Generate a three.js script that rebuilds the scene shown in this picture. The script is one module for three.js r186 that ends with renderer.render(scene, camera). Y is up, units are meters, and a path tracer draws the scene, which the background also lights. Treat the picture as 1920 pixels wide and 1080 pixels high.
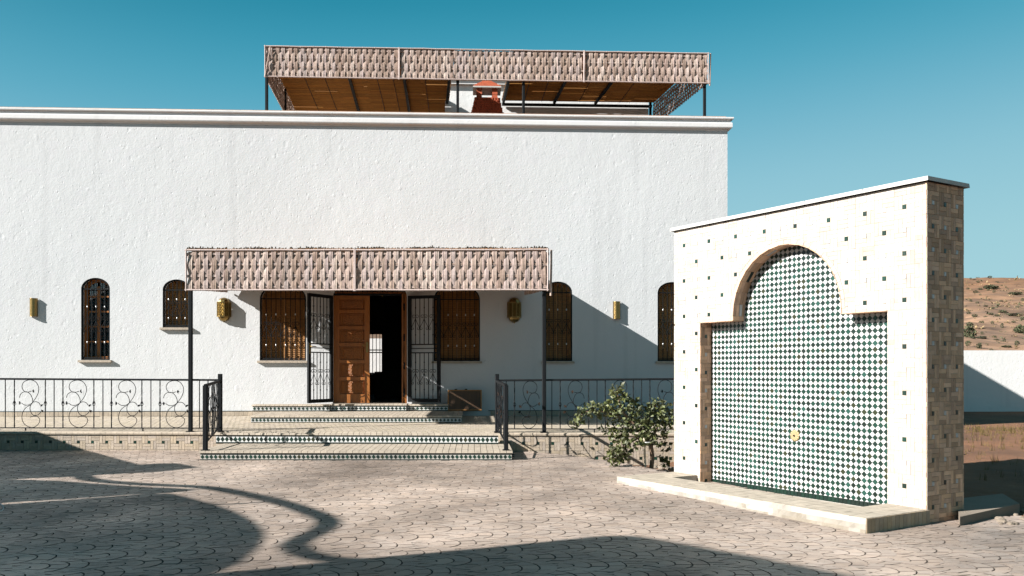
import * as THREE from 'three';
import { mergeGeometries } from 'three/addons/utils/BufferGeometryUtils.js';

// ------------------------------------------------------------------ camera, sky, sun, exposure
const EXPOSURE = 2.95;
const scene = new THREE.Scene();
const EYE = new THREE.Vector3(0, 1.45, 19.86), YAW = Math.atan(0.045), FOC = 1620, HORIZON = 692;
const camera = new THREE.PerspectiveCamera(2 * Math.atan(540 / FOC) * 180 / Math.PI, 1920 / 1080, 0.1, 1200);
camera.position.copy(EYE);
camera.lookAt(EYE.x + Math.sin(YAW), EYE.y, EYE.z - Math.cos(YAW));
camera.setViewOffset(1920, 1080, 0, 540 - HORIZON, 1920, 1080);
scene.add(camera);
const renderer = new THREE.WebGLRenderer({ antialias: true });
renderer.toneMapping = THREE.LinearToneMapping;
renderer.toneMappingExposure = EXPOSURE;
renderer.shadowMap.enabled = true;
renderer.setSize(1024, 576);

const clampN = (x, a, b) => Math.min(b, Math.max(a, x));
const SUN = new THREE.Vector3(0.823, -0.476, -0.318).normalize();      // the way the light travels
{
  const W = 256, H = 128, data = new Float32Array(W * H * 4);
  // elevation (degrees) -> colour as seen in the picture
  const stops = [[0, .42, .67, .73], [6, .35, .625, .705], [11, .265, .55, .665], [15, .16, .455, .595], [18, .088, .385, .53], [21, .045, .315, .455], [24, .018, .245, .365], [36, .010, .135, .215], [90, .004, .055, .095]];
  for (let j = 0; j < H; j++) for (let i = 0; i < W; i++) {
    const az = ((i + .5) / W - .25) * 2 * Math.PI, el0 = (j + .5) / H * 180 - 90, el = el0 >= 0 ? clampN(el0 - 3.4 * Math.sin(az) * Math.min(1, el0 / 8), 0, 90) : el0;   // paler towards one side
    let c = [.10, .085, .07];
    if (el >= 0) {
      let k = 0; while (k < stops.length - 2 && el > stops[k + 1][0]) k++;
      const a = stops[k], b = stops[k + 1], t = Math.min(1, (el - a[0]) / (b[0] - a[0]));
      c = [1, 2, 3].map(n => a[n] + (b[n] - a[n]) * t);
      // haze on the sun's side of the sky takes colour out of the blue
      const e = el * Math.PI / 180, toSun = Math.cos(e) * (Math.sin(az) * -.823 - Math.cos(az) * .318) + Math.sin(e) * .476, hz = .55 * Math.max(0, toSun) ** 1.5, g = .3 * c[0] + .5 * c[1] + .2 * c[2];
      c = c.map((v) => (v + (g - v) * hz) * (1 + 1.1 * Math.max(0, toSun) ** 2));
    }
    const o = (j * W + i) * 4;
    for (let n = 0; n < 3; n++) data[o + n] = c[n] / EXPOSURE; data[o + 3] = 1;
  }
  const sky = new THREE.DataTexture(data, W, H, THREE.RGBAFormat, THREE.FloatType);
  sky.mapping = THREE.EquirectangularReflectionMapping; sky.magFilter = THREE.LinearFilter; sky.minFilter = THREE.LinearFilter; sky.needsUpdate = true;
  scene.background = sky; scene.environment = sky;
}
const sun = new THREE.DirectionalLight(new THREE.Color(1, .98, .945), 4.9);
sun.target.position.set(0, 0, 5); sun.position.copy(SUN).multiplyScalar(-60).add(sun.target.position);
sun.castShadow = true; sun.shadow.mapSize.set(4096, 4096); sun.shadow.radius = .6;
Object.assign(sun.shadow.camera, { left: -35, right: 35, top: 30, bottom: -30, near: 1, far: 160 });
scene.add(sun, sun.target);

// ------------------------------------------------------------------ helpers
function rng(seed) { let s = seed >>> 0; return () => { s = (s + 0x6D2B79F5) >>> 0; let t = s; t = Math.imul(t ^ t >>> 15, t | 1); t ^= t + Math.imul(t ^ t >>> 7, t | 61); return ((t ^ t >>> 14) >>> 0) / 4294967296; }; }
const V = (x, y, z) => new THREE.Vector3(x, y, z);
const lerp = (a, b, t) => a + (b - a) * t, clamp = (x, a = 0, b = 1) => Math.min(b, Math.max(a, x));
const smooth = (a, b, x) => { const t = clamp((x - a) / (b - a)); return t * t * (3 - 2 * t); };
const RIGHT = V(Math.cos(YAW), 0, Math.sin(YAW)), FWD = V(Math.sin(YAW), 0, -Math.cos(YAW));
const ray = (px, py) => RIGHT.clone().multiplyScalar((px - 960) / FOC).add(V(0, -(py - HORIZON) / FOC, 0)).add(FWD);
const onZ = (px, py, z) => { const d = ray(px, py); return EYE.clone().addScaledVector(d, (z - EYE.z) / d.z); };
const onY = (px, py, y) => { const d = ray(px, py); return EYE.clone().addScaledVector(d, (y - EYE.y) / d.y); };
const used = new Map();
const numbered = (n) => { const k = used.get(n) || 0; used.set(n, k + 1); return k ? `${n}_${String(k).padStart(3, '0')}` : n; };
function tag(o, label, category, group, kind) {
  if (label) o.userData.label = label; if (category) o.userData.category = category;
  if (group) o.userData.group = group; if (kind) o.userData.kind = kind; return o;
}
function thing(name, label, category, group, pos = [0, 0, 0], turn = 0) {
  const g = new THREE.Group(); g.name = numbered(name); g.position.set(...pos); g.rotation.y = turn; scene.add(g);
  return tag(g, label, category, group);
}
function mesh(name, geo, mat, parent, kind) {
  const m = new THREE.Mesh(geo, mat); m.name = parent === scene ? numbered(name) : name; m.castShadow = m.receiveShadow = true;
  if (kind) m.userData.kind = kind; parent.add(m); return m;
}
function group(name, parent, pos = [0, 0, 0], turn = 0) { const g = new THREE.Group(); g.name = name; g.position.set(...pos); g.rotation.y = turn; parent.add(g); return g; }

// collects triangles; uv in metres across the dominant axis of each face
class B {
  constructor() { this.p = []; this.n = []; this.c = []; this.hasC = false; }
  tri(a, b, c, col) {
    const n = b.clone().sub(a).cross(c.clone().sub(a)).normalize();
    for (const v of [a, b, c]) { this.p.push(v.x, v.y, v.z); this.n.push(n.x, n.y, n.z); this.c.push(...(col || [1, 1, 1])); }
    if (col) this.hasC = true; return this;
  }
  quad(a, b, c, d, col) { this.tri(a, b, c, col); return this.tri(a, c, d, col); }
  add(geo, m, col) {
    const g = geo.index ? geo.toNonIndexed() : geo.clone(); if (m) g.applyMatrix4(m);
    const P = g.attributes.position.array, N = g.attributes.normal.array;
    for (let i = 0; i < P.length; i++) { this.p.push(P[i]); this.n.push(N[i]); }
    for (let i = 0; i < P.length / 3; i++) this.c.push(...(col || [1, 1, 1]));
    if (col) this.hasC = true; return this;
  }
  box(cx, cy, cz, sx, sy, sz, col, turn = 0) {
    const m = new THREE.Matrix4().makeRotationY(turn).setPosition(cx, cy, cz);
    return this.add(new THREE.BoxGeometry(sx, sy, sz), m, col);
  }
  // box with chamfered long edges, between two points
  bar(a, b, w, h = w, col, up = V(0, 1, 0)) {
    const d = b.clone().sub(a), L = d.length(); d.normalize();
    let s = d.clone().cross(up); if (s.lengthSq() < 1e-6) s = V(1, 0, 0); s.normalize(); const t = s.clone().cross(d);
    const c = Math.min(w, h) * .14, x = w / 2, y = h / 2;
    const sec = [[x - c, -y], [x, -y + c], [x, y - c], [x - c, y], [-x + c, y], [-x, y - c], [-x, -y + c], [-x + c, -y]];
    const at = (q, e) => a.clone().addScaledVector(d, e * L).addScaledVector(s, q[0]).addScaledVector(t, q[1]);
    for (let i = 0; i < 8; i++) { const p = sec[i], q = sec[(i + 1) % 8]; this.quad(at(p, 0), at(p, 1), at(q, 1), at(q, 0), col); }
    for (let i = 1; i < 7; i++) { this.tri(at(sec[0], 1), at(sec[i + 1], 1), at(sec[i], 1), col); this.tri(at(sec[0], 0), at(sec[i], 0), at(sec[i + 1], 0), col); }
    return this;
  }
  tube(pts, r, sides = 6, col, seg) {
    const curve = new THREE.CatmullRomCurve3(pts);
    const n = seg || Math.max(2, (pts.length - 1) * 5);
    return this.add(new THREE.TubeGeometry(curve, n, r, sides, false), null, col);
  }
  rod(a, b, r, sides = 6, col, r2 = r) {
    const d = b.clone().sub(a), L = d.length();
    const m = new THREE.Matrix4().makeRotationFromQuaternion(new THREE.Quaternion().setFromUnitVectors(V(0, 1, 0), d.normalize())).setPosition(a.clone().add(b).multiplyScalar(.5));
    return this.add(new THREE.CylinderGeometry(r2, r, L, sides), m, col);
  }
  // raised plate over a polygon given in (u, v); at(u, v, w) places it
  plate(poly, at, w0, w1, bev, col, tilt, edge = col) {
    const n = poly.length; let cu = 0, cv = 0; for (const q of poly) { cu += q[0] / n; cv += q[1] / n; }
    const wt = (u, v) => w1 + (tilt ? tilt[0] * (u - cu) + tilt[1] * (v - cv) : 0);
    const top = poly.map(([u, v]) => { const d = Math.hypot(u - cu, v - cv) || 1, k = 1 - Math.min(.45, bev / d); const a = cu + (u - cu) * k, b = cv + (v - cv) * k; return at(a, b, wt(a, b)); });
    const base = poly.map(([u, v]) => at(u, v, w0));
    const mid = at(cu, cv, w1);
    for (let i = 0; i < n; i++) { const j = (i + 1) % n; this.quad(base[i], base[j], top[j], top[i], edge); }
    if (n <= 4) for (let i = 1; i < n - 1; i++) this.tri(top[0], top[i], top[i + 1], col);
    else for (let i = 0; i < n; i++) this.tri(mid, top[i], top[(i + 1) % n], col);
    return this;
  }
  geo() {
    const g = new THREE.BufferGeometry(), P = this.p, N = this.n, uv = new Float32Array(P.length / 3 * 2);
    for (let t = 0; t < P.length / 9; t++) {
      const ax = Math.abs(N[t * 9] + N[t * 9 + 3] + N[t * 9 + 6]), ay = Math.abs(N[t * 9 + 1] + N[t * 9 + 4] + N[t * 9 + 7]), az = Math.abs(N[t * 9 + 2] + N[t * 9 + 5] + N[t * 9 + 8]);
      for (let k = 0; k < 3; k++) {
        const i = t * 9 + k * 3, o = (t * 3 + k) * 2;
        if (ay >= ax && ay >= az) { uv[o] = P[i]; uv[o + 1] = -P[i + 2]; } else if (ax >= az) { uv[o] = P[i + 2]; uv[o + 1] = P[i + 1]; } else { uv[o] = P[i]; uv[o + 1] = P[i + 1]; }
      }
    }
    g.setAttribute('position', new THREE.Float32BufferAttribute(P, 3)); g.setAttribute('normal', new THREE.Float32BufferAttribute(N, 3)); g.setAttribute('uv', new THREE.BufferAttribute(uv, 2));
    if (this.hasC) g.setAttribute('color', new THREE.Float32BufferAttribute(this.c, 3));
    return g;
  }
  build(name, mat, parent, kind) { return mesh(name, this.geo(), mat, parent, kind); }
}
// keep the side of the line where nu*u + nv*v >= d
function clip(poly, nu, nv, d) {
  const out = [];
  for (let i = 0; i < poly.length; i++) {
    const a = poly[i], b = poly[(i + 1) % poly.length], fa = nu * a[0] + nv * a[1] - d, fb = nu * b[0] + nv * b[1] - d;
    if (fa >= 0) out.push(a);
    if ((fa >= 0) !== (fb >= 0)) { const t = fa / (fa - fb); out.push([lerp(a[0], b[0], t), lerp(a[1], b[1], t)]); }
  }
  return out;
}
const area = (p) => { let s = 0; for (let i = 0; i < p.length; i++) { const a = p[i], b = p[(i + 1) % p.length]; s += a[0] * b[1] - a[1] * b[0]; } return s / 2; };
const rect = (u0, v0, u1, v1) => [[u0, v0], [u1, v0], [u1, v1], [u0, v1]];

// periodic noise -------------------------------------------------------------
function lattice(P, seed) { const r = rng(seed), a = new Float32Array(P * P); for (let i = 0; i < a.length; i++) a[i] = r(); return (x, y) => { const xi = Math.floor(x), yi = Math.floor(y), fx = x - xi, fy = y - yi, sx = fx * fx * (3 - 2 * fx), sy = fy * fy * (3 - 2 * fy); const X0 = ((xi % P) + P) % P, X1 = (X0 + 1) % P, Y0 = ((yi % P) + P) % P * P, Y1 = (((yi + 1) % P) + P) % P * P; return lerp(lerp(a[Y0 + X0], a[Y0 + X1], sx), lerp(a[Y1 + X0], a[Y1 + X1], sx), sy); }; }
function fbm(P, oct, seed, gain = .5) { const L = []; for (let o = 0; o < oct; o++) L.push(lattice(P << o, seed + o * 17)); return (u, v) => { let s = 0, a = 1, t = 0; for (let o = 0; o < oct; o++) { s += a * L[o](u * (P << o), v * (P << o)); t += a; a *= gain; } return s / t; }; }
function texture(size, metres, fn, srgb) {
  const d = new Uint8Array(size * size * 4);
  for (let j = 0; j < size; j++) for (let i = 0; i < size; i++) { const c = fn(i / size, j / size, i, j), o = (j * size + i) * 4; for (let n = 0; n < 3; n++) d[o + n] = clamp(c.length ? c[n] : c) * 255; d[o + 3] = 255; }
  const t = new THREE.DataTexture(d, size, size); t.wrapS = t.wrapT = THREE.RepeatWrapping; t.magFilter = THREE.LinearFilter; t.minFilter = THREE.LinearMipmapLinearFilter; t.generateMipmaps = true;
  t.repeat.set(1 / metres[0], 1 / metres[1]); if (srgb) t.colorSpace = THREE.SRGBColorSpace; t.needsUpdate = true; return t;
}
const lin = (x) => Math.pow(clamp(x), 1 / 2.2);                        // linear tint -> sRGB texel
const std = (rgb, rough, o = {}) => new THREE.MeshStandardMaterial({ color: new THREE.Color().setRGB(...rgb), roughness: rough, ...o });

// ------------------------------------------------------------------ materials
const M = {};
{
  // hand thrown render: pits, trowel ridges, runs
  const S = 2048, h = new Float32Array(S * S), f1 = fbm(24, 5, 11, .62), f2 = fbm(5, 3, 23), f3 = lattice(160, 71), f4 = lattice(420, 5);
  for (let j = 0; j < S; j++) for (let i = 0; i < S; i++) { const u = i / S, v = j / S; const ridge = 1 - Math.abs(2 * f1(u * 1, v * .8) - 1); h[j * S + i] = .46 * f1(u, v) + .22 * ridge * ridge + .10 * f2(u, v) + .09 * f3(u * 160, v * 90) + .13 * f4(u * 420, v * 420); }
  const r = rng(99);
  for (let k = 0; k < 5200; k++) { const cx = r() * S, cy = r() * S, big = r() < .08, R = big ? 5 + r() * 5 : 1.6 + r() * 2.6, ry = R * (.6 + r() * 1.2), dep = (r() < .62 ? -1 : 1) * (.12 + .2 * r()); for (let y = -Math.ceil(ry); y <= ry; y++) for (let x = -Math.ceil(R); x <= R; x++) { const q = x * x / (R * R) + y * y / (ry * ry); if (q < 1) h[((cy + y + S) % S | 0) * S + ((cx + x + S) % S | 0)] += dep * (1 - q); } }
  const bump = texture(S, [11, 11], (u, v, i, j) => h[j * S + i] * .8 + .1);
  const st = fbm(6, 5, 41), run = fbm(64, 2, 8);
  const col = texture(1024, [15, 15], (u, v) => { const t = st(u, v), d = smooth(.60, .85, run(u, v * .06)) * .05; const k = .96 + .13 * (t - .5) - d * 1.2; return [lin(k), lin(k * .998), lin(k * .992)]; }, true);
  M.stucco = std([.472, .476, .482], .95, { map: col, bumpMap: bump, bumpScale: .0115 });
  M.plain = std([.56, .55, .545], .9, { map: col, bumpMap: bump, bumpScale: .006 });
  M.farWhite = std([.58, .57, .56], .95, { map: col, bumpMap: bump, bumpScale: .012 });
}
{
  const a = fbm(16, 5, 3, .6), b = fbm(4, 4, 31), g = lattice(512, 2);
  const grain = texture(512, [1.1, 1.1], (u, v) => { const k = .80 + .34 * (a(u, v) - .5) + .12 * (g(u * 512, v * 512) - .5); return [lin(k), lin(k), lin(k)]; }, true);
  const fine = texture(512, [.5, .5], (u, v) => .6 * a(u, v) + .4 * g(u * 512, v * 512));
  const dust = texture(1024, [6.3, 6.3], (u, v) => { const t = b(u, v), s = a(u, v); const k = clamp(.72 + .62 * (t - .5) + .35 * (s - .5)); return [lin(k), lin(k * .985), lin(k * .965)]; }, true);
  const glossy = texture(512, [2.7, 2.7], (u, v) => .55 + .5 * (b(u, v) - .5) + .25 * (a(u, v) - .5));
  M.brick = std([1, 1, 1], .8, { vertexColors: true, map: grain, bumpMap: fine, bumpScale: .004 });
  M.mortar = std([.44, .37, .285], .95, { map: grain });
  M.beige = std([.39, .325, .255], .85, { map: grain, bumpMap: fine, bumpScale: .003 });
  M.floorTile = std([1, 1, 1], .75, { vertexColors: true, map: grain, bumpMap: fine, bumpScale: .002 });
  M.cobble = new THREE.MeshPhysicalMaterial({ color: 0xffffff, roughness: .8, specularIntensity: .35, vertexColors: true, map: dust, roughnessMap: glossy, bumpMap: fine, bumpScale: .006 });
  M.joint = std([.033, .028, .025], .95, { map: dust });
  M.concrete = std([.40, .37, .325], .9, { map: dust, bumpMap: fine, bumpScale: .004 });
  M.cap = std([.50, .475, .44], .8, { map: grain });
  M.earth = std([1, 1, 1], 1, { vertexColors: true, map: dust, bumpMap: texture(512, [2, 2], (u, v) => .7 * a(u, v) + .3 * g(u * 512, v * 512)), bumpScale: .06 });
  M.iron = new THREE.MeshPhysicalMaterial({ color: new THREE.Color().setRGB(.008, .009, .010), roughness: .62, specularIntensity: .2, bumpMap: fine, bumpScale: .0015 });
  M.bronze = std([.16, .085, .05], .45, { metalness: .5 });
  const wood = texture(512, [.6, .6], (u, v) => { const k = .72 + .5 * (a(u * 1, v * .12) - .5) + .2 * (g(u * 256, v * 6) - .5); return [lin(k), lin(k * .97), lin(k * .93)]; }, true);
  const carve = texture(512, [.16, .16], (u, v) => { const x = Math.abs(((u * 2) % 1) - .5), y = Math.abs(((v * 2) % 1) - .5), d = Math.hypot(x, y); return .5 + .25 * Math.cos(d * 26) + .25 * Math.cos(6 * Math.atan2(y, x)) * smooth(.05, .2, d); });
  M.wood = std([.37, .125, .017], .5, { map: wood, bumpMap: fine, bumpScale: .002 });
  M.carved = std([.32, .105, .013], .55, { map: wood, bumpMap: carve, bumpScale: .008 });
  M.shutter = std([.36, .165, .042], .6, { map: wood });
  M.brass = std([.25, .17, .065], .32, { metalness: 1, bumpMap: fine, bumpScale: .002 });
  M.caseBrown = std([.085, .04, .014], .6, { map: wood, bumpMap: fine, bumpScale: .002 });
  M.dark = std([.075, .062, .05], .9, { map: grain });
  M.green = ['003.023.014', '002.013.009', '004.029.019', '007.037.026', '003.018.011', '017.022.008', '010.047.035', '003.010.007'].map((s) => s.split('.').map((x) => +('.' + x))).map((c) => std(c, .34, { bumpMap: fine, bumpScale: .001 }));
  M.whiteTile = [[.385, .385, .38], [.365, .365, .36], [.395, .385, .372]].map((c) => std(c, .3, { bumpMap: fine, bumpScale: .0012 }));
  M.riserWhite = std([.60, .60, .58], .4, { map: grain }); M.oldWhite = std([.47, .455, .42], .6, { map: dust });
  M.cane = [[.50, .375, .315], [.42, .305, .25], [.57, .45, .39], [.46, .36, .325], [.36, .255, .20]].map((c) => std(c, .8, { map: texture(256, [.09, .5], (u, v) => { const k = .8 + .5 * (a(u, v) - .5) + .25 * (g(u * 90, v * 4) - .5); return [lin(k), lin(k), lin(k)]; }, true) }));
  M.reed = new THREE.MeshPhysicalMaterial({ color: new THREE.Color().setRGB(.34, .145, .025), roughness: .9, vertexColors: true, transmission: .2, thickness: 0 });
  M.oldBrass = std([.30, .22, .11], .55, { metalness: .35, bumpMap: fine, bumpScale: .002 });
  M.darkReed = std([.035, .026, .018], .95); M.strip = M.cane.map((m) => { const q = m.clone(); q.vertexColors = true; return q; });
  M.pierced = std([.16, .10, .028], .5, { metalness: 1, bumpMap: carve, bumpScale: .02 });
  M.terracotta = std([.42, .085, .03], .85, { map: grain, bumpMap: fine, bumpScale: .006 });
  M.bark = std([.20, .13, .085], .95, { bumpMap: fine, bumpScale: .01 });
  M.stake = std([.62, .52, .38], .8, { map: grain });
  M.leaf = new THREE.MeshPhysicalMaterial({ color: 0xffffff, vertexColors: true, roughness: .58, transmission: .22, thickness: 0 });
  M.leafFar = std([1, 1, 1], .9, { vertexColors: true });
  M.glass = new THREE.MeshPhysicalMaterial({ color: 0xffffff, roughness: .03, transmission: 1, thickness: 0, ior: 1.5 });
  M.stone = std([.27, .22, .17], .95, { map: dust, bumpMap: fine, bumpScale: .008 });
  M.wire = std([.5, .5, .5], .4, { metalness: .6 });
}

// ------------------------------------------------------------------ fan cobbles of the courtyard
const inPoly = (p, x, z) => { let c = false; for (let i = 0, j = p.length - 1; i < p.length; j = i++) if ((p[i][1] > z) !== (p[j][1] > z) && x < (p[j][0] - p[i][0]) * (z - p[i][1]) / (p[j][1] - p[i][1]) + p[i][0]) c = !c; return c; };
const FRONT = (x) => 4.75 + .08 * x;                                   // the terrace's front edge
const TERRACE = .338, floorY = (z) => TERRACE + .05 * clamp((4.6 - z) / 4.6);
const groundY = (x, z) => -.062 * smooth(7.5, 12.2, z) * smooth(.6, 3.4, x);
const PAVED = [[-14, FRONT(-14)], [-4.4, FRONT(-4.4)], [.75, FRONT(.75)], [1.05, 4.86], [1.86, 5.86], [2.62, 7.60], [2.75, 8.3], [4.3, 11.0], [6.4, 11.6], [9, 12.6], [9, 26], [-14, 26]];
{
  const paving = new THREE.Group(); paving.name = 'courtyard_paving'; scene.add(paving); tag(paving, null, null, null, 'structure');
  const b = new B(), cell = .16;
  for (let x = -12; x < 9; x += cell) for (let z = 3.6; z < 24; z += cell) {
    if (!inPoly(PAVED, x + cell / 2, z + cell / 2)) continue;
    const p = (u, v) => V(u, groundY(u, v) - .003, v);
    b.quad(p(x, z), p(x, z + cell), p(x + cell, z + cell), p(x + cell, z));
  }
  b.build('paving_bed', M.joint, paving);
  const R = .325, NR = 5, r = rng(7), stones = [], ax = -.14, ca = Math.cos(ax), sa = Math.sin(ax);
  const toneA = fbm(8, 4, 301), toneB = fbm(20, 4, 77);
  for (let row = -60; row < 60; row++) for (let k = -60; k < 60; k++) {
    // fish-scale lattice: fans open along +a; rows step R along a, each shifted by R across
    const A = row * R, Cx = k * 2 * R + (((row % 2) + 2) % 2) * R;
    const ox = -2 + A * ca - Cx * sa, oz = 9 + A * sa + Cx * ca;
    if (ox < -9.5 || ox > 9 || oz < 3.6 || oz > 15) continue;
    { const q = V(ox - EYE.x, 0, oz - EYE.z), dz = q.dot(FWD); if (dz < 4.9 || Math.abs(q.dot(RIGHT)) > dz * .60 + .5) continue; }
    for (let n = 0; n < NR; n++) {
      const rho0 = R * n / NR, rho1 = R * (n + 1) / NR, c0 = -R + rho0, c1 = -R + rho1;
      const lim = (rho) => Math.PI - 2 * Math.atan2(R, Math.max(1e-4, rho)) ;         // where the ring meets the neighbouring fan
      const m = [1, 3, 5, 7, 8][n];
      const e0 = rho0 > 0 ? Math.PI - 2 * Math.atan(rho0 / R) : 0, e1 = Math.PI - 2 * Math.atan(rho1 / R);
      for (let s = 0; s < m; s++) {
        const jit = (q) => (q === 0 || q === m) ? 0 : (r() - .5) * .25;
        const f0 = (s + 0) / m, f1 = (s + 1) / m;
        const P = (rho, c, ext, f) => { const th = (f * 2 - 1) * ext; return [c + rho * Math.cos(th), rho * Math.sin(th)]; };
        const ext1 = Math.min(e1, Math.PI * .93), ext0 = Math.min(e0, Math.PI * .93);
        const seg = Math.max(2, Math.ceil(2 * ext1 * (f1 - f0) / .45)), poly0 = [];
        for (let e = 0; e <= seg; e++) poly0.push(P(rho1, c1, ext1, lerp(f0, f1, e / seg)));
        if (n > 0) for (let e = seg; e >= 0; e--) poly0.push(P(rho0, c0, ext0, lerp(f0, f1, e / seg))); else poly0.push([-R * .985, 0]);
        let poly = poly0;
        let cu = 0, cv = 0; for (const q of poly) { cu += q[0] / poly.length; cv += q[1] / poly.length; }
        const gap = .0046 + r() * .0018;
        poly = poly.map(([u, v]) => { const d = Math.hypot(u - cu, v - cv) || 1, kk = 1 - gap / d; return [cu + (u - cu) * kk, cv + (v - cv) * kk]; });
        if (area(poly) < 0) poly.reverse();
        const W = poly.map(([u, v]) => [ox + u * ca - v * sa, oz + u * sa + v * ca]);
        const mx = ox + cu * ca - cv * sa, mz = oz + cu * sa + cv * ca;
        if (!inPoly(PAVED, mx, mz)) continue;
        if (mz < 6.1 + .045 * (mx + 1.85) && mx > -4.32 && mx < .62) continue;
        stones.push({ W, mx, mz, d: Math.hypot(mx, mz - EYE.z) });
      }
    }
  }
  stones.sort((a, b) => a.d - b.d);
  const rest = new B(); let shown = 0;
  for (const s of stones) {
    const t = toneA(s.mx / 9 + 3, s.mz / 9 + 3), q = toneB(s.mx / 7, s.mz / 7), k = (.95 + .5 * (t - .5) + .5 * (q - .5)) * (.93 + .14 * r());
    const warm = r() * .05, col = [.47 * k * (1 + warm), .39 * k, .34 * k * (1 - warm)];
    const lift = .008 + r() * .003, y0 = groundY(s.mx, s.mz);
    const at = (u, v, w) => V(u, groundY(u, v) + w, v);
    const poly = s.W.slice().reverse();
    const tgt = (shown < 300 && Math.abs(s.mx - .045 * (EYE.z - s.mz)) < (EYE.z - s.mz) * .6 && EYE.z - s.mz > 6.0) ? new B() : rest;
    tgt.plate(poly, at, -.004, lift, .0012, col, [(r() - .5) * .022, (r() - .5) * .022], [.12, .10, .086])   /* side faces coloured dark to stand for shade in the joints */;
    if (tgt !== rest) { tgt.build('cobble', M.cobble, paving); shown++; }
  }
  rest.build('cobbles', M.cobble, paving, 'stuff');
}

// earth beyond, one sheet that dips beside the terrace and reaches the hills
{
  const g = new THREE.PlaneGeometry(1, 1, 170, 170), p = g.attributes.position, col = [], nz = fbm(16, 4, 91), n2 = fbm(64, 3, 5);
  const uv = g.attributes.uv;
  for (let i = 0; i < p.count; i++) {
    const s = p.getX(i) * 2, t = p.getY(i) * 2, x = 6 + Math.sign(s) * Math.pow(Math.abs(s), 3) * 420, z = 3 + Math.sign(t) * Math.pow(Math.abs(t), 3) * 420;
    let y = -.10 - .5 * smooth(50, 10, 0);
    const bed = smooth(1.0, 2.2, x) * smooth(4.0, 4.5, z) * smooth(8.3, 6.8, z) * smooth(4.2, 3.0, x);
    y = -.055 - .17 * bed + .06 * (nz(x / 30 + 5, z / 30 + 5) - .5) + .05 * (n2(x / 20, z / 20) - .5);
    if (inPoly(PAVED, x, z) || x < 1) y = Math.min(y, -.09);
    if (z < 2 && x < 6) y = -.1;
    y -= .10 * smooth(-7, -11, z) * smooth(6, 9, x);
    p.setXYZ(i, x, y, z); uv.setXY(i, x, -z);
    const k = .75 + .7 * (nz(x / 22, z / 22) - .4), c = [.29 * k, .128 * k, .056 * k]; col.push(...c);
  }
  g.computeVertexNormals();
  g.setAttribute('color', new THREE.Float32BufferAttribute(col, 3));
  { const idx = g.index.array; for (let i = 0; i < idx.length; i += 3) { const t = idx[i]; const a = V().fromBufferAttribute(p, idx[i]), b = V().fromBufferAttribute(p, idx[i + 1]), c = V().fromBufferAttribute(p, idx[i + 2]); if (b.sub(a).cross(c.sub(a)).y < 0) { idx[i] = idx[i + 1]; idx[i + 1] = t; } } g.computeVertexNormals(); }
  tag(mesh('earth_ground', g, M.earth, scene), null, null, null, 'structure');
}

// ------------------------------------------------------------------ brick cladding in pinwheels round small glazed squares
function brickTone(r, base = [.46, .355, .235], spread = 1) { const k = 1 + (.34 * r() - .18) * spread, w = (r() - .5) * .14; return [base[0] * k * (1 + w * .3), base[1] * k, base[2] * k * (1 - w)]; }
// every polygon of the pattern inside the given (u, v) rectangle; cut() may trim or drop a piece
function pinwheel(u0, v0, u1, v1, cu, cv, mu, mv, cut, parity = 0) {
  const out = [];
  for (let i = Math.floor((u0 - cu) / mu) - 1; i <= (u1 - cu) / mu + 1; i++) for (let j = Math.floor((v0 - cv) / mv) - 1; j <= (v1 - cv) / mv + 1; j++) {
    const U = mu / 5, W = mv / 5, x = cu + (i - .5) * mu, y = cv + (j - .5) * mv, cell = [];
    const add = (a, b, c, d, kind) => cell.push([rect(x + a * U, y + b * W, x + c * U, y + d * W), kind]);
    add(2, 2, 3, 3, ((i + j + parity) % 2 + 2) % 2 ? 'green' : 'white');
    add(0, 0, 3, 1, 'brick'); add(0, 1, 3, 2, 'brick'); add(3, 0, 4, 3, 'brick'); add(4, 0, 5, 3, 'brick');
    add(2, 4, 5, 5, 'brick'); add(2, 3, 5, 4, 'brick'); add(0, 2, 1, 5, 'brick'); add(1, 2, 2, 5, 'brick');
    for (const [p, kind] of cell) {
      let q = clip(clip(clip(clip(p, 1, 0, u0), -1, 0, -u1), 0, 1, v0), 0, -1, -v1);
      if (q.length > 2 && cut) q = cut(q, kind);
      if (q && q.length > 2 && area(q) > 1.2e-4 && !(kind !== 'brick' && area(q) < U * W * .6)) out.push([q, kind]);
    }
  }
  return out;
}
const shrink = (p, g) => { let cu = 0, cv = 0; for (const q of p) { cu += q[0] / p.length; cv += q[1] / p.length; } return p.map(([u, v]) => { const du = u - cu, dv = v - cv; return [u - Math.sign(du) * Math.min(g, Math.abs(du) * .4), v - Math.sign(dv) * Math.min(g, Math.abs(dv) * .4)]; }); };

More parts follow.
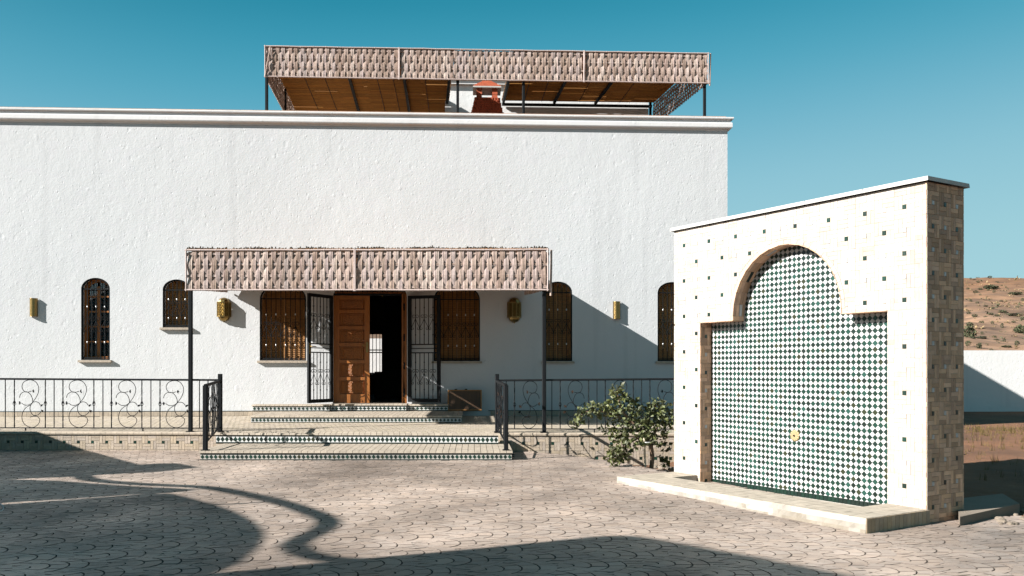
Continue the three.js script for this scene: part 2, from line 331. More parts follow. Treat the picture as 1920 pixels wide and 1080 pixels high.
// ------------------------------------------------------------------ terrace and steps
{
  const terrace = new THREE.Group(); terrace.name = 'terrace'; scene.add(terrace); tag(terrace, null, null, null, 'structure');
  const x0 = -14, x1 = 8, b = new B();
  const lo = -.5, A = V(x0, lo, FRONT(x0) - .02), C = V(x1, lo, FRONT(x1) - .02);
  const A1 = V(x0, TERRACE - .05, A.z), C1 = V(x1, TERRACE - .05, C.z), A2 = V(x0, floorY(0) - .012, -.02), C2 = V(x1, floorY(0) - .012, -.02), A3 = V(x0, TERRACE - .012, A.z - .02), C3 = V(x1, TERRACE - .012, C.z - .02);
  b.quad(A, C, C1, A1).quad(A1, C1, C3, A3).quad(A3, C3, C2, A2).quad(V(x0, lo, -.02), A, A3, A2).quad(C, V(x1, lo, -.02), C2, C3);
  b.build('terrace_core', M.mortar, terrace);
  // floor tiles
  const r = rng(12), t = new B();
  for (let i = 0; i < 24; i++) for (let k = 0; k < 190; k++) {
    const d = .06 + i * .2, xx = -11 + k * .1 + (i % 2) * .05; if (xx > 6.4) continue;
    const at = (u, v, w) => { const z = FRONT(u) - v; return V(u, floorY(z) + w, z); };
    if (FRONT(xx) - d - .2 < .02) continue;
    const q = .9 + .2 * r(), c = [.41 * q, .345 * q, .275 * q * (1 - .08 * r())];
    t.plate(rect(xx + .003, d + .003, xx + .097, d + .197), at, -.012, (r() - .5) * .002, .003, c);
  }
  t.build('floor_tiles', M.floorTile, terrace, 'stuff');
  // nosing: rounded edge tiles along the front
  const n = new B();
  for (let k = 0; k < 170; k++) {
    const xx = -10.6 + k * .1; if (xx > -4.5 && xx < .42) continue; if (xx > 6.3) continue;
    const z = FRONT(xx), sec = [[.025, -.05], [.03, -.035], [.03, -.014], [.018, -.002], [0, .002], [-.06, .002]];
    const q = .9 + .18 * r(), c = [.41 * q, .335 * q, .255 * q];
    for (let s = 0; s < sec.length - 1; s++) { const a = sec[s], e = sec[s + 1]; n.quad(V(xx + .002, TERRACE + a[1], z + a[0]), V(xx + .098, TERRACE + a[1], FRONT(xx + .1) + a[0]), V(xx + .098, TERRACE + e[1], FRONT(xx + .1) + e[0]), V(xx + .002, TERRACE + e[1], z + e[0]), c); }
    n.quad(V(xx + .002, TERRACE - .05, z - .02), V(xx + .098, TERRACE - .05, FRONT(xx + .1) - .02), V(xx + .098, TERRACE - .05, FRONT(xx + .1) + .025), V(xx + .002, TERRACE - .05, z + .025), c);
  }
  n.build('edge_tiles', M.floorTile, terrace, 'stuff');
  // brick facing with a row of green squares
  const face = new B(), at = (u, v, w) => V(u, v, FRONT(u) + w);
  const sq = [];
  for (const [u0, u1] of [[-10.6, -4.33], [.46, 6.2]]) for (const [p, kind] of pinwheel(u0, -.3, u1, TERRACE - .052, -6.49, .155, .254, .254, null)) {
    const q = shrink(p, .0010);
    if (kind === 'green') sq.push(q); else if (kind === 'white') sq.push(q);
    else face.plate(q, at, -.022, .004 + r() * .003, .003, brickTone(r, [.39, .315, .24], .7));
  }
  face.build('bricks', M.brick, terrace, 'stuff');
  for (const q of sq) { if (q[0][1] < -.2 && q[0][0] < 1) continue; new B().plate(q, at, -.022, .007, .003).build('green_tile', M.green[(r() * 5) | 0], terrace); }
  // skirting at the foot of the house wall
  const sk = new B();
  for (let k = 0; k < 165; k++) { const xx = -10.6 + k * .1, q = .9 + .2 * r(); if (xx > -4.9 && xx < .4) continue; if (xx > 5.85) continue; sk.box(xx + .05, floorY(0) + .05, .012, .096, .096, .03, [.38 * q, .315 * q, .24 * q]); }
  sk.build('skirting_tiles', M.floorTile, terrace, 'stuff');
  const line = new B(); line.box(-7.75, floorY(0) + .107, .01, 5.7, .016, .03); line.box(3.1, floorY(0) + .107, .01, 5.5, .016, .03);
  line.build('dark_border', M.green[7], terrace);
}
{
  const steps = thing('entrance_steps', 'wide tiled entrance steps with green and white diamond risers before the front door', 'steps');
  const r = rng(55), mats = M.green;
  // one step: front face at z0 + slope * x, height y0 .. y1 (functions allow a sloping foot), depth back
  function step(xa, xb, zf, y0, y1, depth, nDia, tread, slope = .045) {
    const s = group('step', steps), zc = (x) => zf + slope * (x - (xa + xb) / 2), H = y1 - y0;
    const b = new B(), bot = y0 - .3, P = (x, y, d) => V(x, y, zc(x) - d);
    const top = y1 - .034;
    b.quad(P(xa, bot, .01), P(xb, bot, .01), P(xb, top, .01), P(xa, top, .01)).quad(P(xa, top, .01), P(xb, top, .01), P(xb, top, depth), P(xa, top, depth));
    b.quad(P(xa, bot, depth), P(xa, bot, .01), P(xa, top, .01), P(xa, top, depth)).quad(P(xb, bot, .01), P(xb, bot, depth), P(xb, top, depth), P(xb, top, .01));
    b.build('riser_bed', M.beige, s);
    // tread tiles
    const t = new B(), nx = Math.round((xb - xa) / .1), w = (xb - xa + .03) / nx;
    for (let i = 0; i < nx; i++) for (let k = 0; k < Math.ceil(depth / .2); k++) {
      const u = xa - .015 + i * w, d0 = -.022 + k * .2, d1 = Math.min(depth, d0 + .2), q = .9 + .2 * r(), c = [.41 * q, .345 * q, .27 * q];
      const at = (a, e, h) => V(a, top + h, zc(a) - e);
      t.plate(rect(u + .002, d0 + .002, u + w - .002, d1 - .002), at, 0, .034 + (r() - .5) * .002, .005, c);
    }
    if (tread) t.build('tread_tiles', M.floorTile, s, 'stuff');
    // band of diamonds between two dark borders
    const bh = H - .034, at = (u, v, h) => V(u, v, zc(u) + h - .01);
    const e = new B(), line = Math.min(.024, bh * .19);
    e.plate(rect(xa, y0 + .002, xb, y0 + line), at, 0, .008, .002).plate(rect(xa, top - line, xb, top - .001), at, 0, .008, .002);
    e.build('border_strip', mats[7], s);
    new B().plate(rect(xa, y0 + line + .001, xb, top - line - .001), at, 0, .005, .001).build('white_band', y0 < .1 ? M.oldWhite : M.riserWhite, s);
    const p = (xb - xa) / nDia, hv = (bh - 2 * line) / 2 - .004, cy = (y0 + line + top - line) / 2;
    const geos = new Map();
    for (let i = 0; i < nDia; i++) {
      const cx = xa + (i + .5) * p, a = p * .485;
      new B().plate([[cx - a, cy], [cx, cy - hv], [cx + a, cy], [cx, cy + hv]], at, .003, .0085, .002, null, [(r() - .5) * .05, (r() - .5) * .05]).build('tile', mats[[0, 1, 4, 7, 0, 1, 2, 5][(r() * 8) | 0]], s);
    }
  }
  step(-4.31, .61, 6.11, .0, .158, 1.5, 71, true);
  step(-4.46, .43, 4.83, .158, TERRACE + .004, .12, 65, true, .075);
  const f2 = floorY(2.2);
  step(-4.50, -.26 + .02, 2.22, f2 - .005, .505, 1.95, 56, true);
  step(-4.93, -3.21, .34, .505, .655, .38, 19, true);
  step(-3.19, -1.50, .37, .505, .668, .60, 19, true);
  step(-1.48, -.57, .34, .505, .655, .38, 10, true);
}

// ------------------------------------------------------------------ the white house
const house = thing('white_house', 'large white roughcast house with arched windows and an open front door', 'house');
const WIN = [
  { x0: -8.814, x1: -8.178, y0: 1.654, ys: 3.255, yt: 3.505, kind: 'glazed' },
  { x0: -7.009, x1: -6.392, y0: 2.390, ys: 3.24, yt: 3.478, kind: 'shutter' },
  { x0: -4.841, x1: -3.798, y0: 1.644, ys: 3.05, yt: 3.40, kind: 'shutter' },
  { x0: -.905, x1: .158, y0: 1.633, ys: 3.05, yt: 3.40, kind: 'shutter' },
  { x0: 1.620, x1: 2.286, y0: 1.634, ys: 3.22, yt: 3.469, kind: 'shutter' },
  { x0: 4.273, x1: 4.947, y0: 1.635, ys: 3.22, yt: 3.469, kind: 'shutter' },
];
const DOOR = { x0: -3.196, x1: -1.513, y0: .66, ys: 3.10, yt: 3.52 };
function archPath(P, o, inset = 0) {
  const a = (o.x1 - o.x0) / 2 - inset, c = (o.x0 + o.x1) / 2, b = o.yt - o.ys - inset;
  P.moveTo(c - a, o.y0 + inset); P.lineTo(c + a, o.y0 + inset); P.lineTo(c + a, o.ys); P.absellipse(c, o.ys, a, b, 0, Math.PI, false, 0); P.lineTo(c - a, o.y0 + inset); return P;
}
const RX = 5.913;
{
  const sh = new THREE.Shape(); sh.moveTo(-16, .3); sh.lineTo(RX, .3); sh.lineTo(RX, 6.98); sh.lineTo(-16, 6.98); sh.lineTo(-16, .3);
  for (const o of [...WIN, DOOR]) sh.holes.push(archPath(new THREE.Path(), o));
  const g = new THREE.ExtrudeGeometry(sh, { depth: .32, bevelEnabled: false, curveSegments: 20 }); g.translate(0, 0, -.32);
  mesh('wall', new B().add(g).geo(), M.stucco, house);
  const sides = new B(); sides.box(RX - .15, 3.5, -4.17, .30, 7, 7.70).box(-15.85, 3.5, -4.17, .3, 7, 7.7);
  sides.build('side_wall', M.stucco, house);
  // rear wall with one window that looks out on the garden
  const rear = new THREE.Shape(); rear.moveTo(-16, .3); rear.lineTo(RX, .3); rear.lineTo(RX, 7); rear.lineTo(-16, 7); rear.lineTo(-16, .3);
  const RW = { x0: -3.85, x1: -2.93, y0: 1.30, ys: 2.72, yt: 2.98 }; rear.holes.push(archPath(new THREE.Path(), RW));
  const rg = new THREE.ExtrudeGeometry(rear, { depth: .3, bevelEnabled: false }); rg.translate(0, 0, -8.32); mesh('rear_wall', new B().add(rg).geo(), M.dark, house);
  const rgr = new B(); for (let k = 0; k < 8; k++) rgr.rod(V(RW.x0 + .06 + k * .115, RW.y0, -8.0), V(RW.x0 + .06 + k * .115, RW.yt, -8.0), .012, 5);
  for (const y of [1.32, 1.98, 2.06, 2.58]) rgr.box((RW.x0 + RW.x1) / 2, y, -8.0, .92, .035, .03);
  rgr.box((RW.x0 + RW.x1) / 2, 2.84, -8.05, .92, .5, .04); rgr.build('window_grille', M.iron, house);
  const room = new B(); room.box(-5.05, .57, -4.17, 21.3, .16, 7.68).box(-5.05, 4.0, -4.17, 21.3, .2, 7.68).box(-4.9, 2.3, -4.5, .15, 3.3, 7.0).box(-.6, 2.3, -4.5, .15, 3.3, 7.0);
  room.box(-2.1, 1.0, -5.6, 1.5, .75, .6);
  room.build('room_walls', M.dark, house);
  const roof = new B(); roof.box(-5.05, 6.55, -4.17, 21.3, .2, 7.65); roof.build('roof', M.beige, house);
  // cornice: drip slab over a rounded band
  const c = new B();
  const run = (sec, x0, x1) => { for (let i = 0; i < sec.length - 1; i++) { const a = sec[i], e = sec[i + 1]; c.quad(V(x0, a[1], a[0]), V(x1 + a[0], a[1], a[0]), V(x1 + e[0], e[1], e[0]), V(x0, e[1], e[0])); c.quad(V(RX + a[0], a[1], .0 + a[0]), V(RX + a[0], a[1], -8.3), V(RX + e[0], e[1], -8.3), V(RX + e[0], e[1], e[0])); } };
  run([[0, 6.985], [.012, 7.02], [.06, 7.03], [.083, 7.04], [.093, 7.06], [.093, 7.14], [.085, 7.165], [.055, 7.175], [.055, 7.236], [.112, 7.241], [.118, 7.26], [.114, 7.284], [-.45, 7.287]], -16, RX);
  // underside of the corner
  c.quad(V(RX, 6.985, 0), V(RX, 6.985, -8.3), V(RX + .012, 6.987, -8.3), V(RX + .012, 6.987, .012));
  c.quad(V(-16, 6.98, -.45), V(-16, 7.284, -.45), V(RX - .45, 7.284, -.45), V(RX - .45, 6.98, -.45));
  c.build('cornice', M.plain, house);
  const cop = new B(), r = rng(3);
  for (let k = 0; k < 56; k++) { const x = -10.95 + k * .3 + .15; if (x > RX - .05) continue; cop.box(x, 7.294, -.17, .293, .016, .54, [.42 + .05 * r(), .30, .22]); }
  cop.build('coping_tiles', M.floorTile, house, 'stuff');
  // upper storey
  const u = new B(); u.box(2.07, 7.6, -6.2, 5.7, 3.5, 4.0); u.build('upper_wall', M.farWhite, house);
  const uc = new B(); uc.box(2.07, 9.40, -6.2, 5.92, .11, 4.22).box(2.07, 9.49, -6.2, 6.04, .07, 4.34); uc.build('upper_cornice', M.plain, house);
  // electric cable box, marks
  const door = new THREE.Group(); door.name = 'door'; house.add(door);
  door.position.set(DOOR.x0 + .02, .672, -.16);
  {
    const w = .80, h = 2.50, f = new B();
    f.box(w / 2, h / 2, -.012, w - .02, h, .03); f.box(.055, h / 2, .02, .11, h, .05).box(w - .055, h / 2, .02, .11, h, .05);
    const rows = [.0, .20, .595, .985, 1.375, 1.765, 2.14, 2.40];
    f.box(w / 2, .10, .02, w - .222, .20, .046).box(w / 2, 2.44, .02, w - .222, .12, .046);
    for (let i = 2; i < 7; i++) f.box(w / 2, rows[i] - .035, .02, w - .222, .07, .046);
    f.build('leaf_frame', M.wood, door);
    for (let i = 1; i < 7; i++) { const y0 = rows[i] + .02, y1 = (i < 6 ? rows[i + 1] - .07 : 2.38) - .02; const p = new B(); p.plate(rect(.135, y0, w - .135, y1), (a, b, d) => V(a, b, d), .003, .024, .018); p.plate(rect(.175, y0 + .04, w - .175, y1 - .04), (a, b, d) => V(a, b, d), .02, .031, .008); p.build('panel', M.carved, door); }
    const hd = new B(); hd.box(w - .055, 1.28, .055, .05, .24, .012); hd.rod(V(w - .055, 1.33, .05), V(w - .055, 1.33, .10), .011).rod(V(w - .055, 1.33, .10), V(w - .165, 1.325, .10), .011); hd.build('handle', M.brass, door);
  }
  const leaf = new THREE.Group(); leaf.name = 'door'; house.add(leaf); leaf.position.set(DOOR.x1 - .065, .672, -.03); leaf.rotation.y = -1.545;
  {
    const w = .80, h = 2.50, f = new B(); f.box(-w / 2, h / 2, 0, w, h, .06).box(-.05, h / 2, 0, .10, h, .11).box(-w + .05, h / 2, 0, .1, h, .075); f.build('leaf_frame', M.wood, leaf);
    const hg = new B(); for (const y of [.25, .85, 1.5, 2.2]) hg.box(.003, y, 0, .008, .16, .035); hg.build('hinge', M.iron, leaf);
  }
  const fr = new B(); fr.box(DOOR.x0 + .025, 1.9, -.16, .05, 2.45, .1).box(DOOR.x1 - .025, 1.9, -.16, .05, 2.45, .1).box((DOOR.x0 + DOOR.x1) / 2, 3.20, -.16, 1.68, .05, .1);
  fr.build('door_frame', M.wood, house);
  const fan = new B(); for (let k = 0; k < 14; k++) fan.rod(V(DOOR.x0 + .1 + k * .114, 3.2, -.06), V(DOOR.x0 + .1 + k * .114, 3.5, -.06), .008, 5); fan.box((DOOR.x0 + DOOR.x1) / 2, 3.155, -.06, 1.68, .045, .04); fan.build('fanlight_grille', M.iron, house);
}
// windows ------------------------------------------------------------
const scrollHeart = (b, cx, y0, y1, w, z, r = .006, sides = 5) => { // two facing S curves that make a heart between bars
  for (const s of [-1, 1]) {
    const H = y1 - y0, X = (t) => cx + s * t * w;
    b.tube([V(X(.16), y1 - H * .10, z), V(X(.10), y1 - H * .17, z), V(X(.22), y1 - H * .20, z), V(X(.36), y1 - H * .10, z), V(X(.26), y1, z), V(X(.04), y1 - H * .03, z), V(X(-.0) - s * .0, y1 - H * .20, z), V(X(.16), y1 - H * .48, z), V(X(.40), y0 + H * .24, z), V(X(.46), y0 + H * .10, z), V(X(.34), y0, z), V(X(.22), y0 + H * .06, z), V(X(.26), y0 + H * .15, z), V(X(.34), y0 + H * .13, z)], r, sides, null, 30);
  }
};
WIN.forEach((o, wi) => {
  const w = group('window', house), c = (o.x0 + o.x1) / 2, W = o.x1 - o.x0, r = rng(70 + wi);
  // sill
  new B().plate(rect(o.x0 - .05, -.01, o.x1 + .05, .07), (u, v, h) => V(u, o.y0 - .052 + h, v), 0, .05, .008).build('sill', M.beige, w);
  const back = new B(), zb = -.22;
  if (o.kind === 'shutter') {
    const pl = new THREE.Shape(); archPath(pl, o, .004);
    const g = new THREE.ExtrudeGeometry(pl, { depth: .03, bevelEnabled: false, curveSegments: 16 }); g.translate(0, 0, zb - .03); back.add(g); back.build('shutter_panel', M.shutter, w);
    const s = new B(), a = W / 2 - .03;
    for (let y = o.y0 + .04; y < o.yt - .04; y += .042) { let ww = a; if (y > o.ys) ww = a * Math.sqrt(Math.max(0, 1 - ((y - o.ys) / (o.yt - o.ys)) ** 2)) - .01; if (ww < .05) continue; for (const sd of [-1, 1]) { const g2 = new THREE.BoxGeometry(ww - .03, .033, .012); s.add(g2, new THREE.Matrix4().makeRotationX(-.35).setPosition(c + sd * (ww / 2 + .005), y, zb + .01)); } }
    s.build('slats', M.shutter, w, 'stuff');
    const st = new B(); st.box(c, (o.y0 + o.ys) / 2, zb + .012, .05, o.ys - o.y0, .03).box(o.x0 + .03, (o.y0 + o.ys) / 2, zb + .012, .05, o.ys - o.y0 - .02, .03).box(o.x1 - .03, (o.y0 + o.ys) / 2, zb + .012, .05, o.ys - o.y0 - .02, .03); st.build('shutter_stile', M.shutter, w);
  } else {
    const f = new B(), z = zb;
    const ring = new THREE.Shape(); archPath(ring, o, .004); const hole = new THREE.Path(); archPath(hole, o, .085); ring.holes.push(hole);
    const g = new THREE.ExtrudeGeometry(ring, { depth: .06, bevelEnabled: false, curveSegments: 16 }); g.translate(0, 0, z); f.add(g); f.box(c, (o.y0 + o.ys) / 2 + .08, z + .03, .06, o.ys - o.y0 - .02, .055); f.build('frame', M.wood, w);
    for (let k = 1; k < 5; k++) new B().box(c, o.y0 + .08 + k * .34, z + .03, W - .16, .035, .04).build('muntin', M.wood, w);
    for (let k = 0; k < 5; k++) for (const s of [-1, 1]) { const y0 = o.y0 + .08 + k * .34; new B().box(c + s * .125, y0 + .17, z + .02, .19, .30, .006).build('pane', M.glass, w); }
  }
  // wrought grille in the opening
  const gr = new B(), zf = -.035;
  const rim = new THREE.Shape(); archPath(rim, o, .003); const hole = new THREE.Path(); archPath(hole, o, .03); rim.holes.push(hole);
  const rg = new THREE.ExtrudeGeometry(rim, { depth: .035, bevelEnabled: false, curveSegments: 16 }); rg.translate(0, 0, zf - .018); gr.add(rg);
  const n = Math.max(4, Math.round(W / .11)), inner = W - .06;
  gr.box(c, o.ys + .0, zf, inner, .022, .02).box(c, o.y0 + .05, zf, inner, .02, .02);
    for (let k = 1; k < n; k++) {
    const x = o.x0 + .03 + inner * k / n, t = (x - c) / (W / 2 - .03), top = o.ys + (o.yt - o.ys - .02) * Math.sqrt(Math.max(0, 1 - t * t));
    gr.box(x, (o.y0 + top) / 2, zf, .014, top - o.y0 - .04, .014);
    if (k % 2) for (const f of [.25, .75]) { const y = lerp(o.y0, o.ys, f); new B().add(new THREE.SphereGeometry(.017, 6, 5), new THREE.Matrix4().makeScale(1, 1.6, 1).setPosition(x, y, zf + .006)).build('knot', M.wire, w); }
  }
  const hm = (o.y0 + o.ys) / 2; for (let k = 0; k < n - 1; k += 2) scrollHeart(gr, o.x0 + .03 + inner * (k + 1) / n, hm - .17, hm + .17, inner / n * 2, zf, .006);
  gr.build('grille', M.iron, w);
});
// iron security gates folded back from the door
function gate(hx, hz, turn, dir, handle) {
  const g = group('security_gate', house, [hx, .70, hz], turn), w = .80, h = 2.42, f = new B(), X = (u) => dir * u;
  f.box(X(.04), h / 2, 0, .075, h, .05).box(X(w - .04), h / 2, 0, .075, h, .05).box(X(w / 2), h - .035, 0, w - .152, .07, .045).box(X(w / 2), .04, 0, w - .152, .08, .045);
  f.box(X(w / 2), 1.12, 0, w - .152, .025, .03).box(X(w / 2), 1.22, 0, w - .152, .02, .03).box(X(w / 2), 1.31, 0, w - .152, .025, .03);
  f.build('frame', M.iron, g);
  for (const [y0, y1] of [[.08, 1.108], [1.323, h - .07]]) for (let k = 1; k < 6; k++) { const b = new B(), x = X(.078 + (w - .156) * k / 6); b.box(x, (y0 + y1) / 2, 0, .014, y1 - y0, .014); if (k % 2) for (const f of [.2, .8]) b.add(new THREE.SphereGeometry(.016, 6, 5), new THREE.Matrix4().makeScale(1, 1.7, 1).setPosition(x, lerp(y0, y1, f), 0)); b.build('bar', M.iron, g); }
  for (const [y0, y1] of [[.40, .74], [1.64, 1.98]]) for (let k = 0; k < 3; k++) { const b = new B(); scrollHeart(b, X(.078 + (w - .156) * (k + .5) / 3), y0, y1, (w - .156) / 3, .004, .006, 5); b.build('scroll', M.iron, g); }
  if (handle) { const b = new B(); b.box(X(w - .04), 1.2, .032, .045, .24, .012).rod(V(X(w - .04), 1.25, .03), V(X(w - .04), 1.25, .085), .011).rod(V(X(w - .04), 1.25, .085), V(X(w - .17), 1.245, .085), .012); b.build('handle', M.brass, g); }
  return g;
}
gate(DOOR.x0 + .0, .05, 1.01, -1, true);
gate(DOOR.x1 + .03, .05, -.36, 1, false);

// brick chimney on the roof
{
  const ch = group('chimney', house, [.355, 0, -2.5]), r = rng(8);
  const flare = new B();                                            // flared foot covered in clay scales
  const prof = (y) => { const t = clamp((y - 7.6) / .80); return .47 - .20 * Math.pow(t, .7) + .05 * Math.pow(1 - t, 3); };
  for (let row = 0; row < 12; row++) for (const side of [0, 1, 2, 3]) {
    const y = 7.6 + row * .066, hw = prof(y), n = 8;
    for (let k = 0; k < n; k++) { const u = ((k + .5 + (row % 2) * .5) / n * 2 - 1) * hw; if (Math.abs(u) > hw) continue; const m = new THREE.Matrix4().makeRotationY(side * Math.PI / 2).multiply(new THREE.Matrix4().makeTranslation(u, y, hw)).multiply(new THREE.Matrix4().makeRotationX(.32 + .1 * r())); flare.add(new THREE.CylinderGeometry(.055, .06, .11, 7, 1), m.multiply(new THREE.Matrix4().makeScale(1, 1, .55))); }
  }
  for (let row = 0; row < 5; row++) { const y0 = 7.6 + row * .135; flare.box(0, y0 + .067, 0, 2 * prof(y0 + .13) - .02, .135, 2 * prof(y0 + .13) - .02); }
  flare.build('scaled_foot', M.terracotta, ch);
  const pil = (x, z) => { for (let k = 0; k < 3; k++) new B().plate(rect(-.07, -.07, .07, .07), (u, v, h) => V(x + u, 8.40 + k * .078 + h, z - v), 0, .072, .006).build('brick', M.terracotta, ch); };
  new B().box(0, 8.37, 0, .56, .05, .56).build('ledge', M.terracotta, ch);
  for (const x of [-.2, .2]) for (const z of [-.2, .2]) pil(x, z);
  new B().box(0, 8.65, 0, .72, .035, .66).build('slab', M.cap, ch);
  for (let k = 0; k < 7; k++) { const w = .70 - k * .088; new B().plate(rect(-w / 2, -.33 + k * .02, w / 2, .33 - k * .02), (u, v, h) => V(u, 8.668 + k * .028 + h, -v), 0, .027, .008).build('brick', M.terracotta, ch); }
}

// ------------------------------------------------------------------ wall lamps
function scalloped(name, label, px, h, x, y0, y1, w) {
  const t = thing(name, label, 'wall lamp', null, [x, y0, 0]), H = y1 - y0, b = new B();
  const g = new THREE.CylinderGeometry(w / 2, w / 2, H, 16, 1, true, -Math.PI / 2, Math.PI); b.add(g, new THREE.Matrix4().makeTranslation(0, H / 2, .012)); b.build('shade', M.brass, t);
  const rim = new B(); for (const y of [0, H]) { const pts = []; for (let k = 0; k <= 10; k++) { const a = k / 10 * Math.PI; pts.push(V(Math.cos(a) * (w / 2 + .002), y, .012 + Math.sin(a) * (w / 2 + .002))); } rim.tube(pts, .006, 5); } rim.build('rim', M.brass, t);
  new B().box(0, H / 2, .008, w * .9, H * .92, .016).build('back_plate', M.brass, t);
}
scalloped('wall_sconce', 'plain half-round brass wall light left of the narrow glazed window', 0, 0, -9.845, 2.635, 3.031, .17);
scalloped('wall_sconce', 'plain half-round brass wall light between the two rightmost arched windows', 0, 0, 3.315, 2.61, 3.005, .17);
function lantern(label, x, y0, y1) {
  const t = thing('wall_lantern', label, 'wall lantern', null, [x, y0, .02]), H = y1 - y0, w = .155, b = new B(), yb = H * .20, yt = H * .80;
  const ang = [0, 36, 72, 108, 144, 180].map((d) => d * Math.PI / 180), at = (a, r, y) => V(Math.cos(a) * r, y, Math.sin(a) * r * .95);
  for (let k = 0; k < 5; k++) { const p = new B(); const A = at(ang[k], w, yb), Bq = at(ang[k + 1], w, yb), C = at(ang[k + 1], w, yt), D = at(ang[k], w, yt); p.quad(Bq, A, D, C); const fp = p.build('face_panel', M.brass, t), m = A.clone().add(Bq).add(C).add(D).multiplyScalar(.25), o = m.clone().setY(0).normalize().multiplyScalar(.004), q = (v) => { const e = v.clone().sub(m); return m.clone().add(V(e.x * .72, e.y * .86, e.z * .72)).add(o); }; new B().quad(q(Bq), q(A), q(D), q(C)).build('pierced_inset', M.pierced, fp); }
  for (let k = 0; k < 6; k++) b.rod(at(ang[k], w, yb - .005), at(ang[k], w, yt + .005), .008, 5);
  for (const y of [yb, yt]) for (let k = 0; k < 5; k++) b.rod(at(ang[k], w + .004, y), at(ang[k + 1], w + .004, y), .009, 5);
  b.build('rib', M.brass, t);
  const dome = (y, s, name) => { const d = new B(); for (let k = 0; k < 5; k++) for (let q = 0; q < 4; q++) { const f = (e) => [w * .86 * Math.cos(e / 4 * Math.PI / 2), Math.sin(e / 4 * Math.PI / 2) * H * .2]; const [r0, h0] = f(q), [r1, h1] = f(q + 1); const pts = [at(ang[k], r0, y + s * h0), at(ang[k + 1], r0, y + s * h0), at(ang[k + 1], r1, y + s * h1), at(ang[k], r1, y + s * h1)]; s > 0 ? d.quad(pts[1], pts[0], pts[3], pts[2]) : d.quad(...pts); } d.build(name, M.brass, t); };
  dome(yt, 1, 'top_cap'); dome(yb, -1, 'bottom_cap');
  const k = new B(); k.add(new THREE.SphereGeometry(.02, 8, 6), new THREE.Matrix4().makeTranslation(0, yb - H * .2, .02)); k.box(0, H / 2, -.012, .2, H * .9, .02); k.build('back_plate', M.brass, t);
}
lantern('faceted brass wall lantern in the sun, left of the entrance canopy’s shadow', -5.635, 2.526, 3.071);
lantern('faceted brass wall lantern in the shade, right of the shuttered window', .945, 2.517, 3.095);

// ------------------------------------------------------------------ woven cane panels and reed mats
const stripGeo = [];
{
  const r = rng(404);
  for (let v = 0; v < 9; v++) for (const par of [0, 1]) {
    const b = new B(), H = .69, n = 11, pitch = .193, y0 = .052;
    for (let c = 0; c < 4; c++) {
      const x = (c - 1.5) * .0163 + (r() - .5) * .004, rad = .0085 + r() * .0022, top = H - .012 - r() * .014, bot = .012 + r() * .012, ph = (r() - .5) * .02;
      const P = (k) => { const y = lerp(bot, top, k / n), z = .0135 * Math.cos(Math.PI * (y - y0 + ph) / pitch + par * Math.PI), squeeze = 1 + .12 * (z / .0135); return [x * squeeze, y, z]; };
      const tn = .66 + .46 * r(), cc = [tn, tn * (.96 + .05 * r()), tn * (.93 + .09 * r())]; const sec = []; for (let q = 0; q < 6; q++) { const a = q / 6 * 2 * Math.PI; sec.push([Math.cos(a) * rad, Math.sin(a) * rad * .62]); }
      for (let k = 0; k < n; k++) { const A = P(k), C = P(k + 1); for (let q = 0; q < 6; q++) { const s = sec[q], t = sec[(q + 1) % 6]; b.quad(V(A[0] + s[0], A[1], A[2] + s[1]), V(A[0] + t[0], A[1], A[2] + t[1]), V(C[0] + t[0], C[1], C[2] + t[1]), V(C[0] + s[0], C[1], C[2] + s[1]), cc); } }
    }
    stripGeo.push(b.geo());
  }
}
function wovenPanel(parent, a, b, seed, H = .69, frame = true) {
  // a, b: lower corners; the panel stands on the line between them and may rise along it
  const d = b.clone().sub(a), L = d.length(), p = group('woven_panel', parent), r = rng(seed);
  p.position.copy(a); p.quaternion.setFromRotationMatrix(new THREE.Matrix4().makeBasis(d.clone().normalize(), V(0, 1, 0).addScaledVector(d.clone().normalize(), -d.y / L).normalize(), d.clone().normalize().cross(V(0, 1, 0)).normalize()));
  const pitch = .0715, n = Math.floor((L - .05) / pitch), s0 = (L - n * pitch) / 2 + pitch / 2;
  for (let k = 0; k < n; k++) {
    const m = mesh('cane_strip', stripGeo[((r() * 9) | 0) * 2 + (k % 2)], M.strip[(r() * 5) | 0], p);
    m.position.set(s0 + k * pitch + (r() - .5) * .006, (r() - .5) * .008, 0); m.rotation.z = (r() - .5) * .05; m.scale.set(1.07 + .14 * r(), H / .69, 1.1);
  }
  for (let q = 0; q < 4; q++) for (let e = 0; e < 3; e++) { const y = (.052 + q * .193) * H / .69 + (e - 1) * .0145; new B().tube([V(.02, y + (r() - .5) * .004, 0), V(L * .33, y + (r() - .5) * .008, 0), V(L * .66, y + (r() - .5) * .008, 0), V(L - .02, y, 0)], .0066, 6, null, 20).build('cross_cane', M.cane[(r() * 5) | 0], p); }
  if (frame) {
    for (const y of [0, H]) { const f = new B(); bamboo(f, V(-.01, y, .022), V(L + .01, y, .022), .017, r); f.build('bamboo_pole', M.cane[3], p); }
    for (const x of [.01, L - .01]) { const f = new B(); bamboo(f, V(x, -.02, .026), V(x, H + .02, .026), .015, r); f.build('bamboo_pole', M.cane[3], p); }
  }
  return p;
}
function bamboo(b, a, c, r0, r) {
  const L = a.distanceTo(c), n = Math.max(2, Math.round(L / .28)); let prev = a.clone();
  for (let k = 1; k <= n; k++) { const q = a.clone().lerp(c, k / n).add(k < n ? V((r() - .5) * .006, (r() - .5) * .008, (r() - .5) * .004) : V(0, 0, 0)); b.rod(prev, q, r0 * (.92 + .12 * r()), 7); if (k < n) b.add(new THREE.SphereGeometry(r0 * 1.13, 7, 5), new THREE.Matrix4().makeTranslation(q.x, q.y, q.z)); prev = q; }
}
